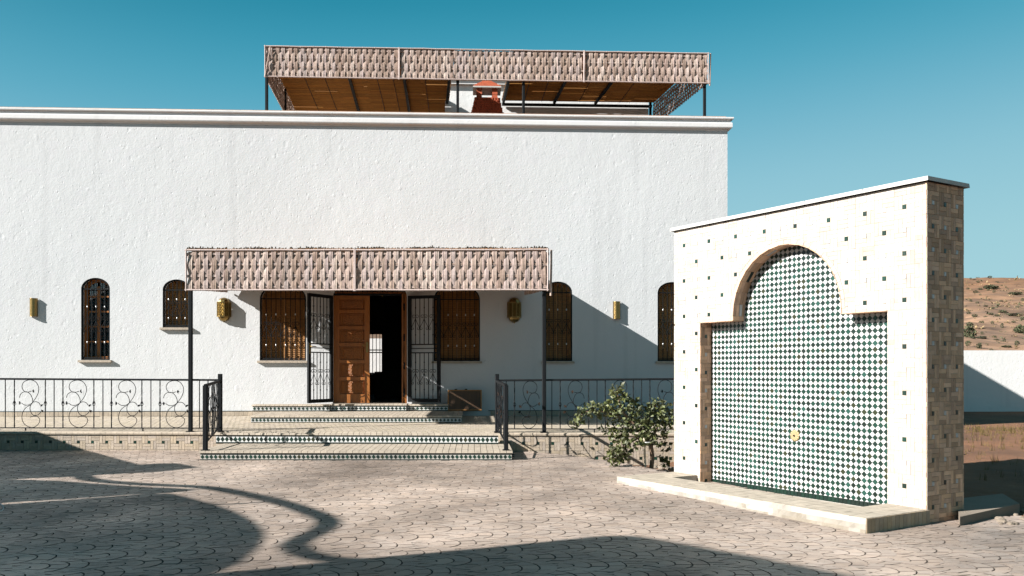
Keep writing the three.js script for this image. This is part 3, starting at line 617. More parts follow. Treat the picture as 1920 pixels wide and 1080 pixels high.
// reeds laid side by side across a four-cornered surface; along = 'u' or 'v'
function reedMat(parent, P00, P10, P11, P01, along, seed, pitch, holes, overhang = .03, sag = 0) {
  const r = rng(seed), b = new B(), at = (u, v) => { const p = P00.clone().multiplyScalar((1 - u) * (1 - v)).addScaledVector(P10, u * (1 - v)).addScaledVector(P11, u * v).addScaledVector(P01, (1 - u) * v); p.y -= sag * Math.sin(Math.PI * u) * Math.sin(Math.PI * v); return p; };
  const across = along === 'u' ? P00.distanceTo(P01) : P00.distanceTo(P10), n = Math.floor(across / pitch), len = along === 'u' ? P00.distanceTo(P10) : P00.distanceTo(P01);
  for (let k = 0; k < n; k++) {
    const q = (k + .5) / n; let s = -overhang * (r()) / len;
    const segs = Math.max(3, Math.round(len / .7));
    for (let e = 0; e < segs; e++) {
      const e1 = e === segs - 1 ? 1 + overhang * r() / len : (e + .85 + .3 * r()) / segs, gone = r() < holes;
      if (!gone) { const A = along === 'u' ? at(s, q) : at(q, s), C = along === 'u' ? at(e1, q) : at(q, e1); const dy = (r() - .5) * .008; A.y += dy; C.y += dy; const t = .65 + .6 * r(); b.rod(A, C, pitch * .56, 5, [t, t * (.92 + .12 * r()), t * .9]); }
      s = e1;
    }
  }
  return b.build('reed_mat', M.reed, parent, 'stuff');
}

// entrance canopy
{
  const t = thing('entrance_canopy', 'lower woven cane canopy on dark posts in front of the front door', 'canopy');
  const zp = (x) => FRONT(x) + .03;
  const X0 = -5.06, X1 = 1.305, Y0 = 2.845, Y1 = Y0 + .70;
  const f0 = V(X0, Y0, zp(X0)), f1 = V(X1, Y0 - .02, zp(X1)), dv = f0.clone().lerp(f1, .4705);
  wovenPanel(t, f0, dv.clone(), 21, .70); wovenPanel(t, dv.clone(), f1, 22, .70);
  const bL = V(-5.55, 3.17, .03), bR = V(1.19, 3.13, .03);
  wovenPanel(t, bL, f0.clone().add(V(.01, 0, -.05)), 23, .68, false); wovenPanel(t, f1.clone().add(V(-.01, 0, -.05)), bR, 24, .68, false);
  const up = V(0, .695, 0);
  reedMat(t, bL.clone().add(up), bR.clone().add(up), f1.clone().add(V(0, .72, -.02)), f0.clone().add(V(0, .72, -.02)), 'v', 31, .0168, .0035, .05, .03);
  for (const x of [-5.005, 1.24]) { const b = new B(), z = FRONT(x) - .05; b.bar(V(x, TERRACE - .005, z), V(x, Y1 - .05, z), .068, .068); b.build('post', M.iron, t); new B().box(x, TERRACE + .006, z, .13, .012, .13).build('foot_plate', M.iron, t); }
  { const r = rng(64), fb = new B(); for (let k = 0; k < 560; k++) { const q = k / 560, p = f0.clone().lerp(f1, q).add(V((r() - .5) * .01, .70, -.03 - r() * .05)), h = .034 + .045 * r() * r() + .010 * Math.sin(q * 40); fb.rod(p, p.clone().add(V((r() - .5) * .02, h, (r() - .5) * .02)), .011, 5); } fb.build('reed_fringe', M.darkReed, t, 'stuff'); }
  const bm = (a, b) => new B().bar(a, b, .05, .05).build('beam', M.iron, t);
  bm(f0.clone().add(V(.02, .60, -.07)), f1.clone().add(V(-.02, .60, -.07)));
  bm(bL.clone().add(V(0, .62, .05)), bR.clone().add(V(0, .62, .05)));
  for (let k = 0; k <= 5; k++) bm(f0.clone().lerp(f1, k / 5).add(V(0, .64, -.10)), bL.clone().lerp(bR, k / 5).add(V(0, .655, .0)));
  const r = rng(9), pole = new B(); bamboo(pole, f1.clone().add(V(.045, -.10, .0)), f1.clone().add(V(.055, .70, -.02)), .02, r); pole.build('bamboo_pole', M.cane[1], t);
}
// roof terrace canopy
{
  const t = thing('roof_canopy', 'upper woven cane canopy on the roof terrace of the white house', 'canopy');
  const z = -.30, Y0 = 8.19, a = V(-4.80, Y0, z), b = V(5.55, Y0 - .0, z), d1 = a.clone().lerp(b, .298), d2 = a.clone().lerp(b, .715);
  wovenPanel(t, a, d1.clone(), 41, .70); wovenPanel(t, d1.clone(), d2.clone(), 42, .70); wovenPanel(t, d2.clone(), b, 43, .70);
  wovenPanel(t, V(-5.12, 8.20, -5.45), a.clone().add(V(.0, 0, -.05)), 44, .69, false);
  wovenPanel(t, b.clone().add(V(-.01, 0, -.05)), V(5.02, 8.19, -4.1), 45, .69, false);
  reedMat(t, V(-5.12, 8.905, -5.5), V(-.76, 8.91, -5.5), V(-.44, 8.90, -.33), V(-4.8, 8.90, -.33), 'u', 51, .019, .022, .02, .0);
  reedMat(t, V(.80, 8.90, -4.10), V(5.05, 8.91, -4.10), V(5.5, 8.90, -.33), V(.95, 8.90, -.33), 'u', 52, .019, .018, .02, .0);
  const post = (x, zz, top = 8.88) => new B().bar(V(x, 6.66, zz), V(x, top, zz), .065).build('post', M.iron, t);
  post(-4.77, -.36); post(-.36, -.36, 8.85); post(1.18, -.36, 8.85); post(5.47, -.36); post(-4.96, -3.2, 8.85); post(4.92, -3.95, 8.85);
  const bm = (p, q, w = .055) => new B().bar(p, q, w, w).build('beam', M.iron, t);
  for (const [x, xb] of [[-3.05, -3.3], [-1.70, -1.85], [-.50, -.80]]) bm(V(x, 8.845, -.40), V(xb, 8.85, -5.45), .07);
  for (const [x, xb] of [[.98, .84], [2.50, 2.25], [3.75, 3.4]]) bm(V(x, 8.845, -.40), V(xb, 8.85, -4.08), .07);
  bm(V(.80, 8.80, -4.12), V(5.0, 8.80, -4.12), .07); bm(V(-4.78, 8.86, -.42), V(5.5, 8.86, -.42));
  const r = rng(17), lat = new B();
  for (const x of [-4.2, -3.7, -2.4, -2.0, -1.2]) lat.bar(V(x, 8.885, -.45), V(x * 1.06, 8.888, -5.45), .012);
  for (const x of [1.5, 2.0, 3.1, 4.3]) lat.bar(V(x, 8.885, -.45), V(x * .95, 8.888, -4.08), .012); lat.build('battens', M.iron, t, 'stuff');
  for (const [q, w, e] of [[V(5.575, 8.13, z + .02), V(5.60, 8.90, z), .018], [V(-4.78, 8.2, z + .05), V(-4.66, 8.88, z + .05), .012]]) { const p = new B(); bamboo(p, q, w, e, r); p.build('bamboo_pole', M.cane[1], t); }
}

// ------------------------------------------------------------------ railings
// scroll drawn on a 180 x 375 field (x, y down), y = 85 top rail, 460 bottom rail
const SC = {
  lines: [
    [[503, 225], [508, 203], [522, 186], [550, 177], [578, 190], [598, 222], [603, 258], [590, 280], [560, 297], [537, 322], [523, 358], [523, 398], [540, 432], [568, 452], [600, 459], [634, 446], [655, 418], [657, 392], [640, 374], [612, 369], [585, 379]],
    [[594, 173], [570, 180], [545, 178], [527, 158], [522, 132], [532, 106], [556, 90], [590, 85], [622, 96], [644, 126], [650, 160], [641, 200], [620, 238], [600, 264], [586, 290], [584, 318], [594, 346], [612, 364], [640, 362], [660, 346], [668, 334]],
    [[518, 267], [532, 277], [548, 284], [572, 282], [594, 270], [616, 257], [640, 259], [656, 272], [662, 284]],
  ],
  leaves: [[600, 172, 0], [513, 266, 3.1], [668, 278, .9], [672, 334, -.6]],
};
function railing(label, pts, opt) {
  // pts: the line of the rail on the terrace edge, [x, z] of its ends; yb(x) the foot; top the height of the handrail at each end
  const t = thing('iron_railing', label, 'railing', 'wrought iron railings of the terrace'); delete t.userData.group;
  const [A, Z] = pts, L = Math.hypot(Z[0] - A[0], Z[1] - A[1]), dir = V((Z[0] - A[0]) / L, 0, (Z[1] - A[1]) / L), r = rng(opt.seed);
  const at = (s, y) => V(A[0] + dir.x * s, y, A[1] + dir.z * s);
  const top = (s) => lerp(opt.top[0], opt.top[1], s / L), bot = (s) => lerp(opt.bot[0], opt.bot[1], s / L);
  new B().bar(at(0, top(0)), at(L, top(L)), opt.rail || .045, opt.railH || .035).build('handrail', M.iron, t);
  new B().bar(at(0, bot(0)), at(L, bot(L)), .022, .018).build('bottom_rail', M.iron, t);
  for (const [s, y0, y1] of opt.posts || []) { const p = at(s, 0); new B().bar(V(p.x, y0, p.z), V(p.x, y1, p.z), .07).build('post', M.iron, t); new B().box(p.x, y0 + .008, p.z, .11, .014, .11).build('foot_plate', M.iron, t); }
  for (const s of opt.feet || []) new B().bar(at(s, bot(s) - .07), at(s, bot(s)), .02).build('foot', M.iron, t);
  for (const [s, knot] of opt.bars) {
    const b = new B(), y0 = bot(s), y1 = top(s), m = lerp(y0, y1, .5);
    if (knot) { // twisted bar with a basket knot
      const n = 18, cs = [[1, 1], [-1, 1], [-1, -1], [1, -1]];
      for (let k = 0; k < n; k++) { const q = (f, c) => { const a = f * 9, e = .0075, u = c[0] * e, v = c[1] * e; const p = at(s, lerp(y0, y1, f)); return V(p.x + u * Math.cos(a) - v * Math.sin(a), p.y, p.z + u * Math.sin(a) + v * Math.cos(a)); }; for (let c = 0; c < 4; c++) b.quad(q(k / n, cs[c]), q((k + 1) / n, cs[c]), q((k + 1) / n, cs[(c + 1) % 4]), q(k / n, cs[(c + 1) % 4])); }
      for (let w = 0; w < 4; w++) { const p = []; for (let k = 0; k <= 6; k++) { const f = k / 6, a = w * Math.PI / 2 + f * 3, R = .022 * Math.sin(Math.PI * f) + .004, o = at(s, m - .045 + f * .09); p.push(V(o.x + Math.cos(a) * R, o.y, o.z + Math.sin(a) * R)); } b.tube(p, .0045, 4, null, 8); }
    } else b.bar(at(s, y0), at(s, y1), .014);
    b.build('baluster', M.iron, t);
  }
  for (const [s0, s1] of opt.scrolls) {
    const g = group('scroll', t), flip = opt.flip, cx = (u) => { let f = (u - 500) / 180; if (flip) f = 1 - f; return lerp(s0, s1, f); }, cy = (v, s) => lerp(top(s) - .016, bot(s) + .008, (v - 85) / 374);
    const b = new B(); for (const ln of SC.lines) b.tube(ln.map(([u, v]) => { const s = cx(u); return at(s, cy(v, s)); }), .0062, 5, null, ln.length * 3);
    b.build('scroll_bar', M.iron, g);
    SC.leaves.forEach(([u, v, ang], i) => {
      const s = cx(u), c = at(s, cy(v, s)), lb = new B(), sgn = flip ? -1 : 1, n = V(-dir.z, 0, dir.x).multiplyScalar(dir.x < 0 ? -1 : 1);
      for (const da of [-.7, 0, .7]) { const a = ang + da, e = .042 + .012 * r(), tip = c.clone().addScaledVector(dir, Math.cos(a) * e * sgn).add(V(0, -Math.sin(a) * e, 0)).addScaledVector(n, (r() - .3) * .02); const sd = dir.clone().multiplyScalar(-Math.sin(a) * sgn * .012).add(V(0, -Math.cos(a) * .012, 0)), md = c.clone().lerp(tip, .55); lb.quad(c, md.clone().add(sd), tip, md.clone().addScaledVector(n, .008)); lb.quad(c, md.clone().addScaledVector(n, .008), tip, md.clone().sub(sd)); lb.quad(c, md.clone().sub(sd), tip, md.clone().add(sd)); }
      lb.build('leaf', opt.bronze && r() < .8 ? M.bronze : M.iron, g);
    });
  }
  return t;
}
{
  const zl = (x) => FRONT(x) - .10, x0 = -10.9, x1 = -4.49, k = Math.hypot(1, .08), S = (px) => (onZ(px, 760, zl(-6.5) ).x - x0) * k;
  // positions along the rail follow the repeat of .87 m: scroll, twisted, plain, twisted
  const s = (px) => { let x = onZ(px, 760, 4.2).x; for (let i = 0; i < 4; i++) x = onZ(px, 760, zl(x)).x; return (x - x0) * k; };
  const Ll = (x1 - x0) * k;
  railing('long wrought iron terrace railing with scrolls, left of the entrance steps', [[x0, zl(x0)], [x1, zl(x1)]], {
    seed: 4, top: [1.285, 1.255], bot: [.395, .40], posts: [[Ll, TERRACE, 1.365]], feet: [s(48), s(268)],
    bars: [[s(10), 0], [s(27), 1], [s(85), 1], [s(101.5), 0], [s(118), 1], [s(176), 1], [s(193), 0], [s(209), 1], [s(266), 1], [s(283), 0], [s(300), 1], [s(357), 1], [s(374), 0], [s(390), 1], [s(403), 0], [s(-65), 1]],
    scrolls: [[s(-56), s(-12)], [s(36), s(80)], [s(124), s(170)], [s(217), s(262)], [s(306), s(352)]],
  });
  const y0 = .42, y1 = 6.1, R = (px) => { let x = onZ(px, 760, 4.7).x; for (let i = 0; i < 4; i++) x = onZ(px, 760, zl(x)).x; return (x - y0) * k; }, zx = (z) => R(920 + z / 5.142);
  railing('long wrought iron terrace railing with bronze leaves, between the steps and the fountain wall', [[y0, zl(y0)], [y1, zl(y1)]], {
    seed: 5, top: [1.25, 1.30], bot: [.40, .40], posts: [[.0, TERRACE, 1.365]], feet: [zx(1000)], bronze: true, flip: true,
    bars: [[zx(150), 0], [zx(230), 1], [zx(512), 1], [zx(590), 0], [zx(670), 1], [zx(945), 1], [zx(1025), 0], [zx(1105), 1], [zx(1375), 1], [zx(1455), 0], [zx(1535), 1], [zx(1810), 1], [zx(1890), 0], [zx(1970), 1]],
    scrolls: [[zx(280), zx(470)], [zx(715), zx(905)], [zx(1145), zx(1335)], [zx(1580), zx(1770)]],
  });
  const side = (label, a, b, seed) => { const L = Math.hypot(b[0] - a[0], b[1] - a[1]); railing(label, [a, b], { seed, top: [1.19, 1.235], bot: [.27, .42], rail: .05, railH: .04, posts: [[0, .156, 1.19]], bars: [[.16, 0], [.30, 1], [.78, 1], [.92, 0], [L - .30, 0], [L - .16, 1]].filter(([s]) => s < L - .05), scrolls: [[.34, .74], [.98, 1.32]].filter(([, s]) => s < L - .08), bronze: true }); };
  side('short iron handrail beside the steps, on their left side', [-4.25, 5.93], [-4.49, 4.33], 6);
  side('short iron handrail beside the steps, on their right side', [.524, 6.12], [.42, 4.70], 7);
}

// ------------------------------------------------------------------ the fountain wall
{
  const t = thing('fountain_wall', 'free-standing fountain wall with a green and white diamond tiled arched niche', 'fountain', null, [2.66, 0, 8.492], Math.atan2(-.875, .484));
  const L = 3.609, D = .63, TOP = 3.275, r = rng(606);
  const N0 = .49, N1 = 3.172, LEDGE = 2.045, AC = 1.84, AR = .785, AS = 2.10, ND = -.21;
  // mortar core: full-depth slab behind, front layer cut out for the niche
  const sh = new THREE.Shape(); sh.moveTo(.012, -.3); sh.lineTo(N0, -.3); sh.lineTo(N0, LEDGE); sh.lineTo(AC - AR, LEDGE); sh.lineTo(AC - AR, AS); sh.absarc(AC, AS, AR, Math.PI, 0, true); sh.lineTo(AC + AR, LEDGE); sh.lineTo(N1, LEDGE); sh.lineTo(N1, -.3); sh.lineTo(L - .012, -.3); sh.lineTo(L - .012, TOP); sh.lineTo(.012, TOP);
  const g = new THREE.ExtrudeGeometry(sh, { depth: -ND - .012 - .004, bevelEnabled: false, curveSegments: 24 }); g.translate(0, 0, ND + .004);
  const core = new B(); core.add(g); core.box(L / 2, (TOP - .3) / 2, (ND - D) / 2 - .004, L - .024, TOP + .3, D + ND - .0); core.build('wall_core', M.mortar, t);
  // front bricks
  const nearArch = (p, R) => { // trim along the tangent of the arch
    let out = p, mu = 0, mv = 0; for (const q of p) { mu += q[0] / p.length; mv += q[1] / p.length; }
    if (mv < AS) return out; const d = Math.hypot(mu - AC, mv - AS), nu = (mu - AC) / d, nv = (mv - AS) / d; return clip(out, nu, nv, nu * AC + nv * AS + R);
  };
  const cut = (p) => {
    let mu = 0, mv = 0; for (const q of p) { mu += q[0] / p.length; mv += q[1] / p.length; }
    if (mv < LEDGE) { if (mu < N0 + .05) return clip(p, -1, 0, -N0); if (mu > N1 - .05) return clip(p, 1, 0, N1); const c = clip(p, 0, 1, LEDGE); return c.length > 2 && (mu < AC - AR || mu > AC + AR) ? c : null; }
    if (mv < AS + .02) { if (mu < AC) return clip(clip(p, -1, 0, -(AC - AR - .045)), 0, 1, LEDGE); return clip(clip(p, 1, 0, AC + AR + .045), 0, 1, LEDGE); }
    const q = Math.hypot(mu - AC, mv - AS) < AR + .30 ? nearArch(p, AR + .047) : p; return q.length > 2 ? clip(q, 0, 1, mu > N0 && mu < N1 ? LEDGE : -9) : null;
  };
  const pieces = pinwheel(0, .05, L - .05, TOP, .192, 3.068, .2265, .232, cut, 1).map(([p, k]) => ({ p, k, f: 'front', at: (u, v, w) => V(u, v, w - .012) }));
  // edge column of upright bricks on the near corner
  for (let v = .06; v < TOP; v += .145) pieces.push({ p: rect(L - .05, v, L, Math.min(TOP, v + .145)), k: 'brick', f: 'front', at: (u, v2, w) => V(u, v2, w - .012) });
  // thin bricks round the arch, with their long side along it
  for (let k = 0; k < 26; k++) { const a0 = Math.PI * k / 26, a1 = Math.PI * (k + 1) / 26, q = (R, a) => [AC + R * Math.cos(a), AS + R * Math.sin(a)]; pieces.push({ p: [q(AR, a0), q(AR + .045, a0), q(AR + .045, a1), q(AR, a1)], k: 'brick', f: 'front', arch: true, at: (u, v, w) => V(u, v, w - .010) }); }
  // the near end of the wall
  for (const [p, k] of pinwheel(-D, -.1, 0, TOP, -.12, 3.08, .2, .2295, null, 0)) pieces.push({ p: p.map(([a, b]) => [a, b]), k, f: 'side', at: (u, v, w) => V(L + w - .012, v, -(u + D)) });
  // lining of the niche: left jamb, ledges, the arch's inner curve
  const dep = -ND - .004;
  for (const [p, k] of pinwheel(0, -.1, dep, LEDGE, dep / 2, 1.87, dep, .232, null, 1)) pieces.push({ p, k, f: 'jamb', at: (u, v, w) => V(N0 + w, v, -u) });
  for (const [a, b] of [[N0 + .01, AC - AR], [AC + AR, N1]]) for (let u = a; u < b - .02; u += .145) for (let q = 0; q < 4; q++) pieces.push({ p: rect(u, q * dep / 4, Math.min(b, u + .145), (q + 1) * dep / 4), k: 'brick', f: 'ledge', at: (x, y, w) => V(x, LEDGE - w, -dep + y) });
  for (let k = 0; k < 17; k++) for (let q = 0; q < 4; q++) { const a0 = Math.PI * k / 17, a1 = Math.PI * (k + 1) / 17; const sq = (q === 1 || q === 2) && k % 3 === 1 && q === 1; const P = rect(a0, q * dep / 4, a1, (q + 1) * dep / 4); pieces.push({ p: P, k: sq ? (k % 2 ? 'green' : 'white') : 'brick', f: 'arch', at: (a, y, w) => V(AC + (AR - w) * Math.cos(a), AS + (AR - w) * Math.sin(a), -dep + y), ang: true }); }
  for (const x of [[AC - AR, 1], [AC + AR, -1]]) for (let q = 0; q < 2; q++) pieces.push({ p: rect(0, LEDGE, dep, AS).map(([a, b]) => [a * .5 + q * dep / 2, b]), k: 'brick', f: 'jamb', at: (u, v, w) => V(x[0] + x[1] * w, v, x[1] > 0 ? -u : -dep + u) });
  // the largest in view one by one, the others joined
  const rank = (s) => (s.f === 'side' ? 30 : 0) + (s.p[0][0] > 3.1 && s.f === 'front' ? 15 : 0) + (s.f === 'jamb' || s.f === 'arch' ? 20 : 0) + (s.f === 'front' && s.p[0][0] > 2.2 ? 5 : 0) + s.p[0][0] * .1;
  const bricks = pieces.filter((s) => s.k === 'brick').sort((a, b) => rank(b) - rank(a));
  const rest = new B(), baseTone = [.46, .35, .225];
  bricks.forEach((s, i) => {
    const c = brickTone(r, s.f === 'front' ? [.47, .405, .35] : [.61, .385, .25], s.f === 'front' ? .8 : 2.0), b = i < 300 ? new B() : rest, gap = s.ang ? null : s.f === 'front' ? .0010 : .0013;  // same brick: shaded faces are painted warmer and more mottled than the sunlit front
    b.plate(gap ? shrink(s.p, gap) : s.p.map(([a, y]) => { const ca = (s.p[0][0] + s.p[1][0]) / 2, cy = (s.p[0][1] + s.p[2][1]) / 2; return [ca + (a - ca) * .98, cy + (y - cy) * .94]; }), s.at, -.002, (s.f === 'front' ? .0035 : .007) + (r() - .5) * .002, .0012, c, s.ang ? null : [(r() - .5) * .02, (r() - .5) * .02]);
    if (i < 300) b.build('brick', M.brick, t);
  });
  rest.build('bricks', M.brick, t, 'stuff');
  for (const s of pieces.filter((q) => q.k !== 'brick')) new B().plate(shrink(s.p, s.ang ? .004 : .0016), s.at, 0, .009, .002, null, s.ang ? null : [(r() - .5) * .05, (r() - .5) * .05]).build(s.k === 'green' ? 'green_tile' : 'white_tile', s.k === 'green' ? M.green[(r() * 5) | 0] : M.whiteTile[(r() * 3) | 0], t);
  // diamond tiles of the niche
  const pitch = .0665, half = pitch / 2, tiles = [];
  const bed = new B(); bed.quad(V(N0 - .02, -.3, ND + .006), V(N1 + .02, -.3, ND + .006), V(N1 + .02, 2.95, ND + .006), V(N0 - .02, 2.95, ND + .006)); bed.build('tile_bed', std([.30, .285, .26], .9), t);
  const fits = (p) => { let out = clip(clip(p, 1, 0, N0), -1, 0, -N1); let mu = 0, mv = 0; for (const q of p) { mu += q[0] / 4; mv += q[1] / 4; } if (mv > LEDGE + .04) { if (Math.hypot(mu - AC, Math.max(0, mv - AS)) > AR + .06) return null; } return clip(out, 0, 1, .036); };
  for (let j = -1; j < 46; j++) for (let i = -1; i < 43; i++) for (const w of [0, 1]) {
    const cu = N0 + .012 + (i + (w ? .5 : 0)) * pitch, cv = .06 + (j + (w ? .5 : 0)) * pitch; const e = half + (w ? -.0004 : -.0016);
    const p = fits([[cu - e, cv], [cu, cv - e], [cu + e, cv], [cu, cv + e]]); if (!p || p.length < 3 || area(p) < 1e-4) continue; tiles.push({ p, w, cu, cv });
  }
  const at = (u, v, w) => V(u, v, ND + .006 + w);
  for (const w of [0, 1]) {
    const all = tiles.filter((q) => q.w === w).sort((a, b) => b.cu - a.cu), joined = w ? [new B(), new B(), new B()] : M.green.map(() => new B());
    all.forEach((s, i) => {
      const mi = w ? (r() * 3) | 0 : [0, 1, 2, 3, 4, 5, 0, 1, 2, 4, 6, 7, 0, 1, 4, 7, 2][(r() * 17) | 0], b = i < 300 ? new B() : joined[mi];
      b.plate(s.p, at, 0, .007 + (r() - .5) * .0012, .0015, null, [(r() - .5) * .045, (r() - .5) * .045]);
      if (i < 300) b.build(w ? 'white_tile' : 'green_tile', (w ? M.whiteTile : M.green)[mi], t);
    });
    joined.forEach((b, i) => { if (b.p.length) b.build(w ? 'white_tiles' : 'green_tiles', (w ? M.whiteTile : M.green)[i], t, 'stuff'); });
  }
  for (let u = N0; u < N1 - .01; u += .0515) new B().plate(rect(u + .001, -.02, Math.min(N1, u + .0505), .034), at, 0, .009, .002).build('green_tile', M.green[[1, 4, 7][(r() * 3) | 0]], t);
  // coping slab, slightly overhanging
  const cp = new B(); for (let k = 0; k < 5; k++) { const u0 = -.035 + k * (L + .07) / 5, u1 = -.035 + (k + 1) * (L + .07) / 5; cp.plate(rect(u0 + .001, -.035, u1 - .001, D + .04), (u, v, w) => V(u, TOP + .004 + w, -v), 0, .042, .006); } cp.build('coping', M.cap, t);
  // brass spout rose
  { const b = new B(), c = V(1.845, .68, ND + .018); for (let k = 0; k < 12; k++) { const a = k / 12 * 2 * Math.PI; b.add(new THREE.SphereGeometry(.020, 7, 5), new THREE.Matrix4().makeScale(1, 1, .5).setPosition(c.x + Math.cos(a) * .05, c.y + Math.sin(a) * .05, c.z)); } b.add(new THREE.CylinderGeometry(.046, .056, .018, 20), new THREE.Matrix4().makeRotationX(Math.PI / 2).setPosition(c.x, c.y, c.z)); b.build('spout_rose', M.oldBrass, t); const s = new B(); s.add(new THREE.CylinderGeometry(.009, .009, .03, 10), new THREE.Matrix4().makeRotationX(Math.PI / 2).setPosition(c.x, c.y, c.z + .01)); s.build('spout', M.iron, t); }
  // basin slab in front with a sunken floor
  const b = new B(), Y = .087, lo = -.25, w1 = .955, h0 = .44, h1 = 3.178, hw = .415;
  const tile = (u0, v0, u1, v1) => { for (let u = u0; u < u1 - .02; u += .15) for (let v = v0; v < v1 - .02; v += .12) { const q = .92 + .16 * r(); b.plate(rect(u + .001, v + .001, Math.min(u1, u + .15) - .001, Math.min(v1, v + .12) - .001), (x, y, w) => V(x, Y - .02 + w, -y), 0, .02 + (r() - .5) * .0015, .002, [.39 * q, .335 * q, .265 * q]); } };
  tile(0, -w1, 3.632, -hw); tile(0, -hw, h0, 0); tile(h1, -hw, 3.632, 0.0);
  b.build('slab_tiles', M.floorTile, t, 'stuff');
  const k = new B(), edge = (u) => w1 - .008 + .004 * Math.sin(u * 3);
  k.box(1.816, (Y - .02 + lo) / 2, (w1 + hw) / 2, 3.628, Y - .02 - lo, w1 - hw - .004).box(h0 / 2 - .002, (Y - .02 + lo) / 2, hw / 2, h0, Y - .02 - lo, hw).box((h1 + 3.63) / 2, (Y - .02 + lo) / 2, hw / 2, 3.63 - h1, Y - .02 - lo, hw); k.box((h0 + h1) / 2, -.13, .1, h1 - h0, .16, .64);
  k.build('slab_core', M.concrete, t);
  // rough front face of the slab
  const fr = rng(33), ff = new B(), cols = 60, rows = 4, pt = []; for (let i = 0; i <= cols; i++) { pt.push([]); for (let j = 0; j <= rows; j++) pt[i].push(V(i / cols * 3.632, lerp(-.12, Y - .004, j / rows), w1 + .002 + (j === rows ? 0 : (fr() - .35) * .012 + (j < 2 ? .006 : 0)))); }
  const dn = fbm(24, 3, 9); for (let i = 0; i < cols; i++) for (let j = 0; j < rows; j++) { const dirt = clamp(1.25 - j * .42 + 1.6 * (dn(i / cols, j / 9) - .5)), c = [lerp(.40, .22, dirt), lerp(.375, .185, dirt), lerp(.34, .14, dirt)]; ff.quad(pt[i][j], pt[i + 1][j], pt[i + 1][j + 1], pt[i][j + 1], c); } ff.build('slab_face', M.floorTile, t);
  for (let i = 0; i < 16; i++) new B().plate(rect(i * .06 + .001, -.10, i * .06 + .058, Y - .004), (u, v, w) => V(3.632 + w, v, w1 - u), -.004, .006, .002, brickTone(r, [.40, .30, .2])).build('edge_brick', M.brick, t);
}

// ------------------------------------------------------------------ right-hand background: low slab, white wall, hill
{
  const s = thing('concrete_slab', 'low concrete slab on the ground behind the fountain wall', 'slab'), b = new B();
  const P = [onY(1800, 972, .02), onY(1912, 947, .02), onY(1880, 928, .02), onY(1790, 938, .02)];
  const up = (p, y) => V(p.x, y, p.z), y1 = .035, y0 = -.16;
  b.quad(up(P[0], y1), up(P[1], y1), up(P[2], y1), up(P[3], y1)); for (let i = 0; i < 4; i++) b.quad(up(P[i], y0), up(P[(i + 1) % 4], y0), up(P[(i + 1) % 4], y1), up(P[i], y1));
  b.build('slab_body', M.stone, s);
  const r = rng(88);
  for (let k = 0; k < 15; k++) {
    const p = onY(1862 + r() * 75, 958 + r() * 28, -.06), g = new THREE.IcosahedronGeometry(.025 + .05 * r() * r(), 1), q = g.attributes.position; const rr = rng(k * 7 + 1); const sx = .7 + .6 * r(), sy = .5 + .3 * r();
    for (let i = 0; i < q.count; i++) { const v = V().fromBufferAttribute(q, i), f = .85 + .3 * Math.abs(Math.sin(v.x * 90 + v.y * 70 + k)); q.setXYZ(i, v.x * f * sx, v.y * f * sy, v.z * f); } g.computeVertexNormals();
    const m = mesh('loose_stone', g, M.stone, scene); m.position.set(p.x, -.045, p.z); m.rotation.y = r() * 6; tag(m, 'small broken stone lying beside the low concrete slab', 'stone', 'broken stones by the concrete slab');
  }
  const w = thing('garden_wall', 'plain white garden wall below the dry hill, right of the fountain wall', 'wall'), wb = new B();
  const A = V(5.5, 0, -12.9), C = V(60, 0, -10.4), top = 2.16; const g = new THREE.BoxGeometry(A.distanceTo(C), top + .5, .22);
  wb.add(g, new THREE.Matrix4().makeRotationY(-Math.atan2(C.z - A.z, C.x - A.x)).setPosition((A.x + C.x) / 2, (top - .5) / 2, (A.z + C.z) / 2)); wb.build('wall_body', M.farWhite, w);
  const w2 = thing('rear_garden_wall', 'sunlit white garden wall seen through the house’s open door and rear window', 'wall'); new B().box(-4, 1.3, -17.2, 40, 2.9, .2).build('wall_body', M.farWhite, w2);
}
const hillNoise = fbm(16, 5, 61), hillNoise2 = fbm(64, 3, 19);
const hillY = (x, z) => { const d = EYE.z - z, crest = 21.6 + .045 * (x - 95) + 3.5 * (hillNoise(x / 500 + .3, .2) - .5); const s = smooth(0, 1, (d - 62) / 150) * .35 + .65 * clamp((d - 62) / 132); const back = smooth(200, 330, d); return -.6 + crest * s * (1 - .5 * back) + 1.6 * (hillNoise(x / 90, z / 90) - .5) * clamp((d - 62) / 30) * (1 - .6 * smooth(150, 185, d)) + .35 * (hillNoise2(x / 40, z / 40) - .5) * clamp((d - 62) / 30); };
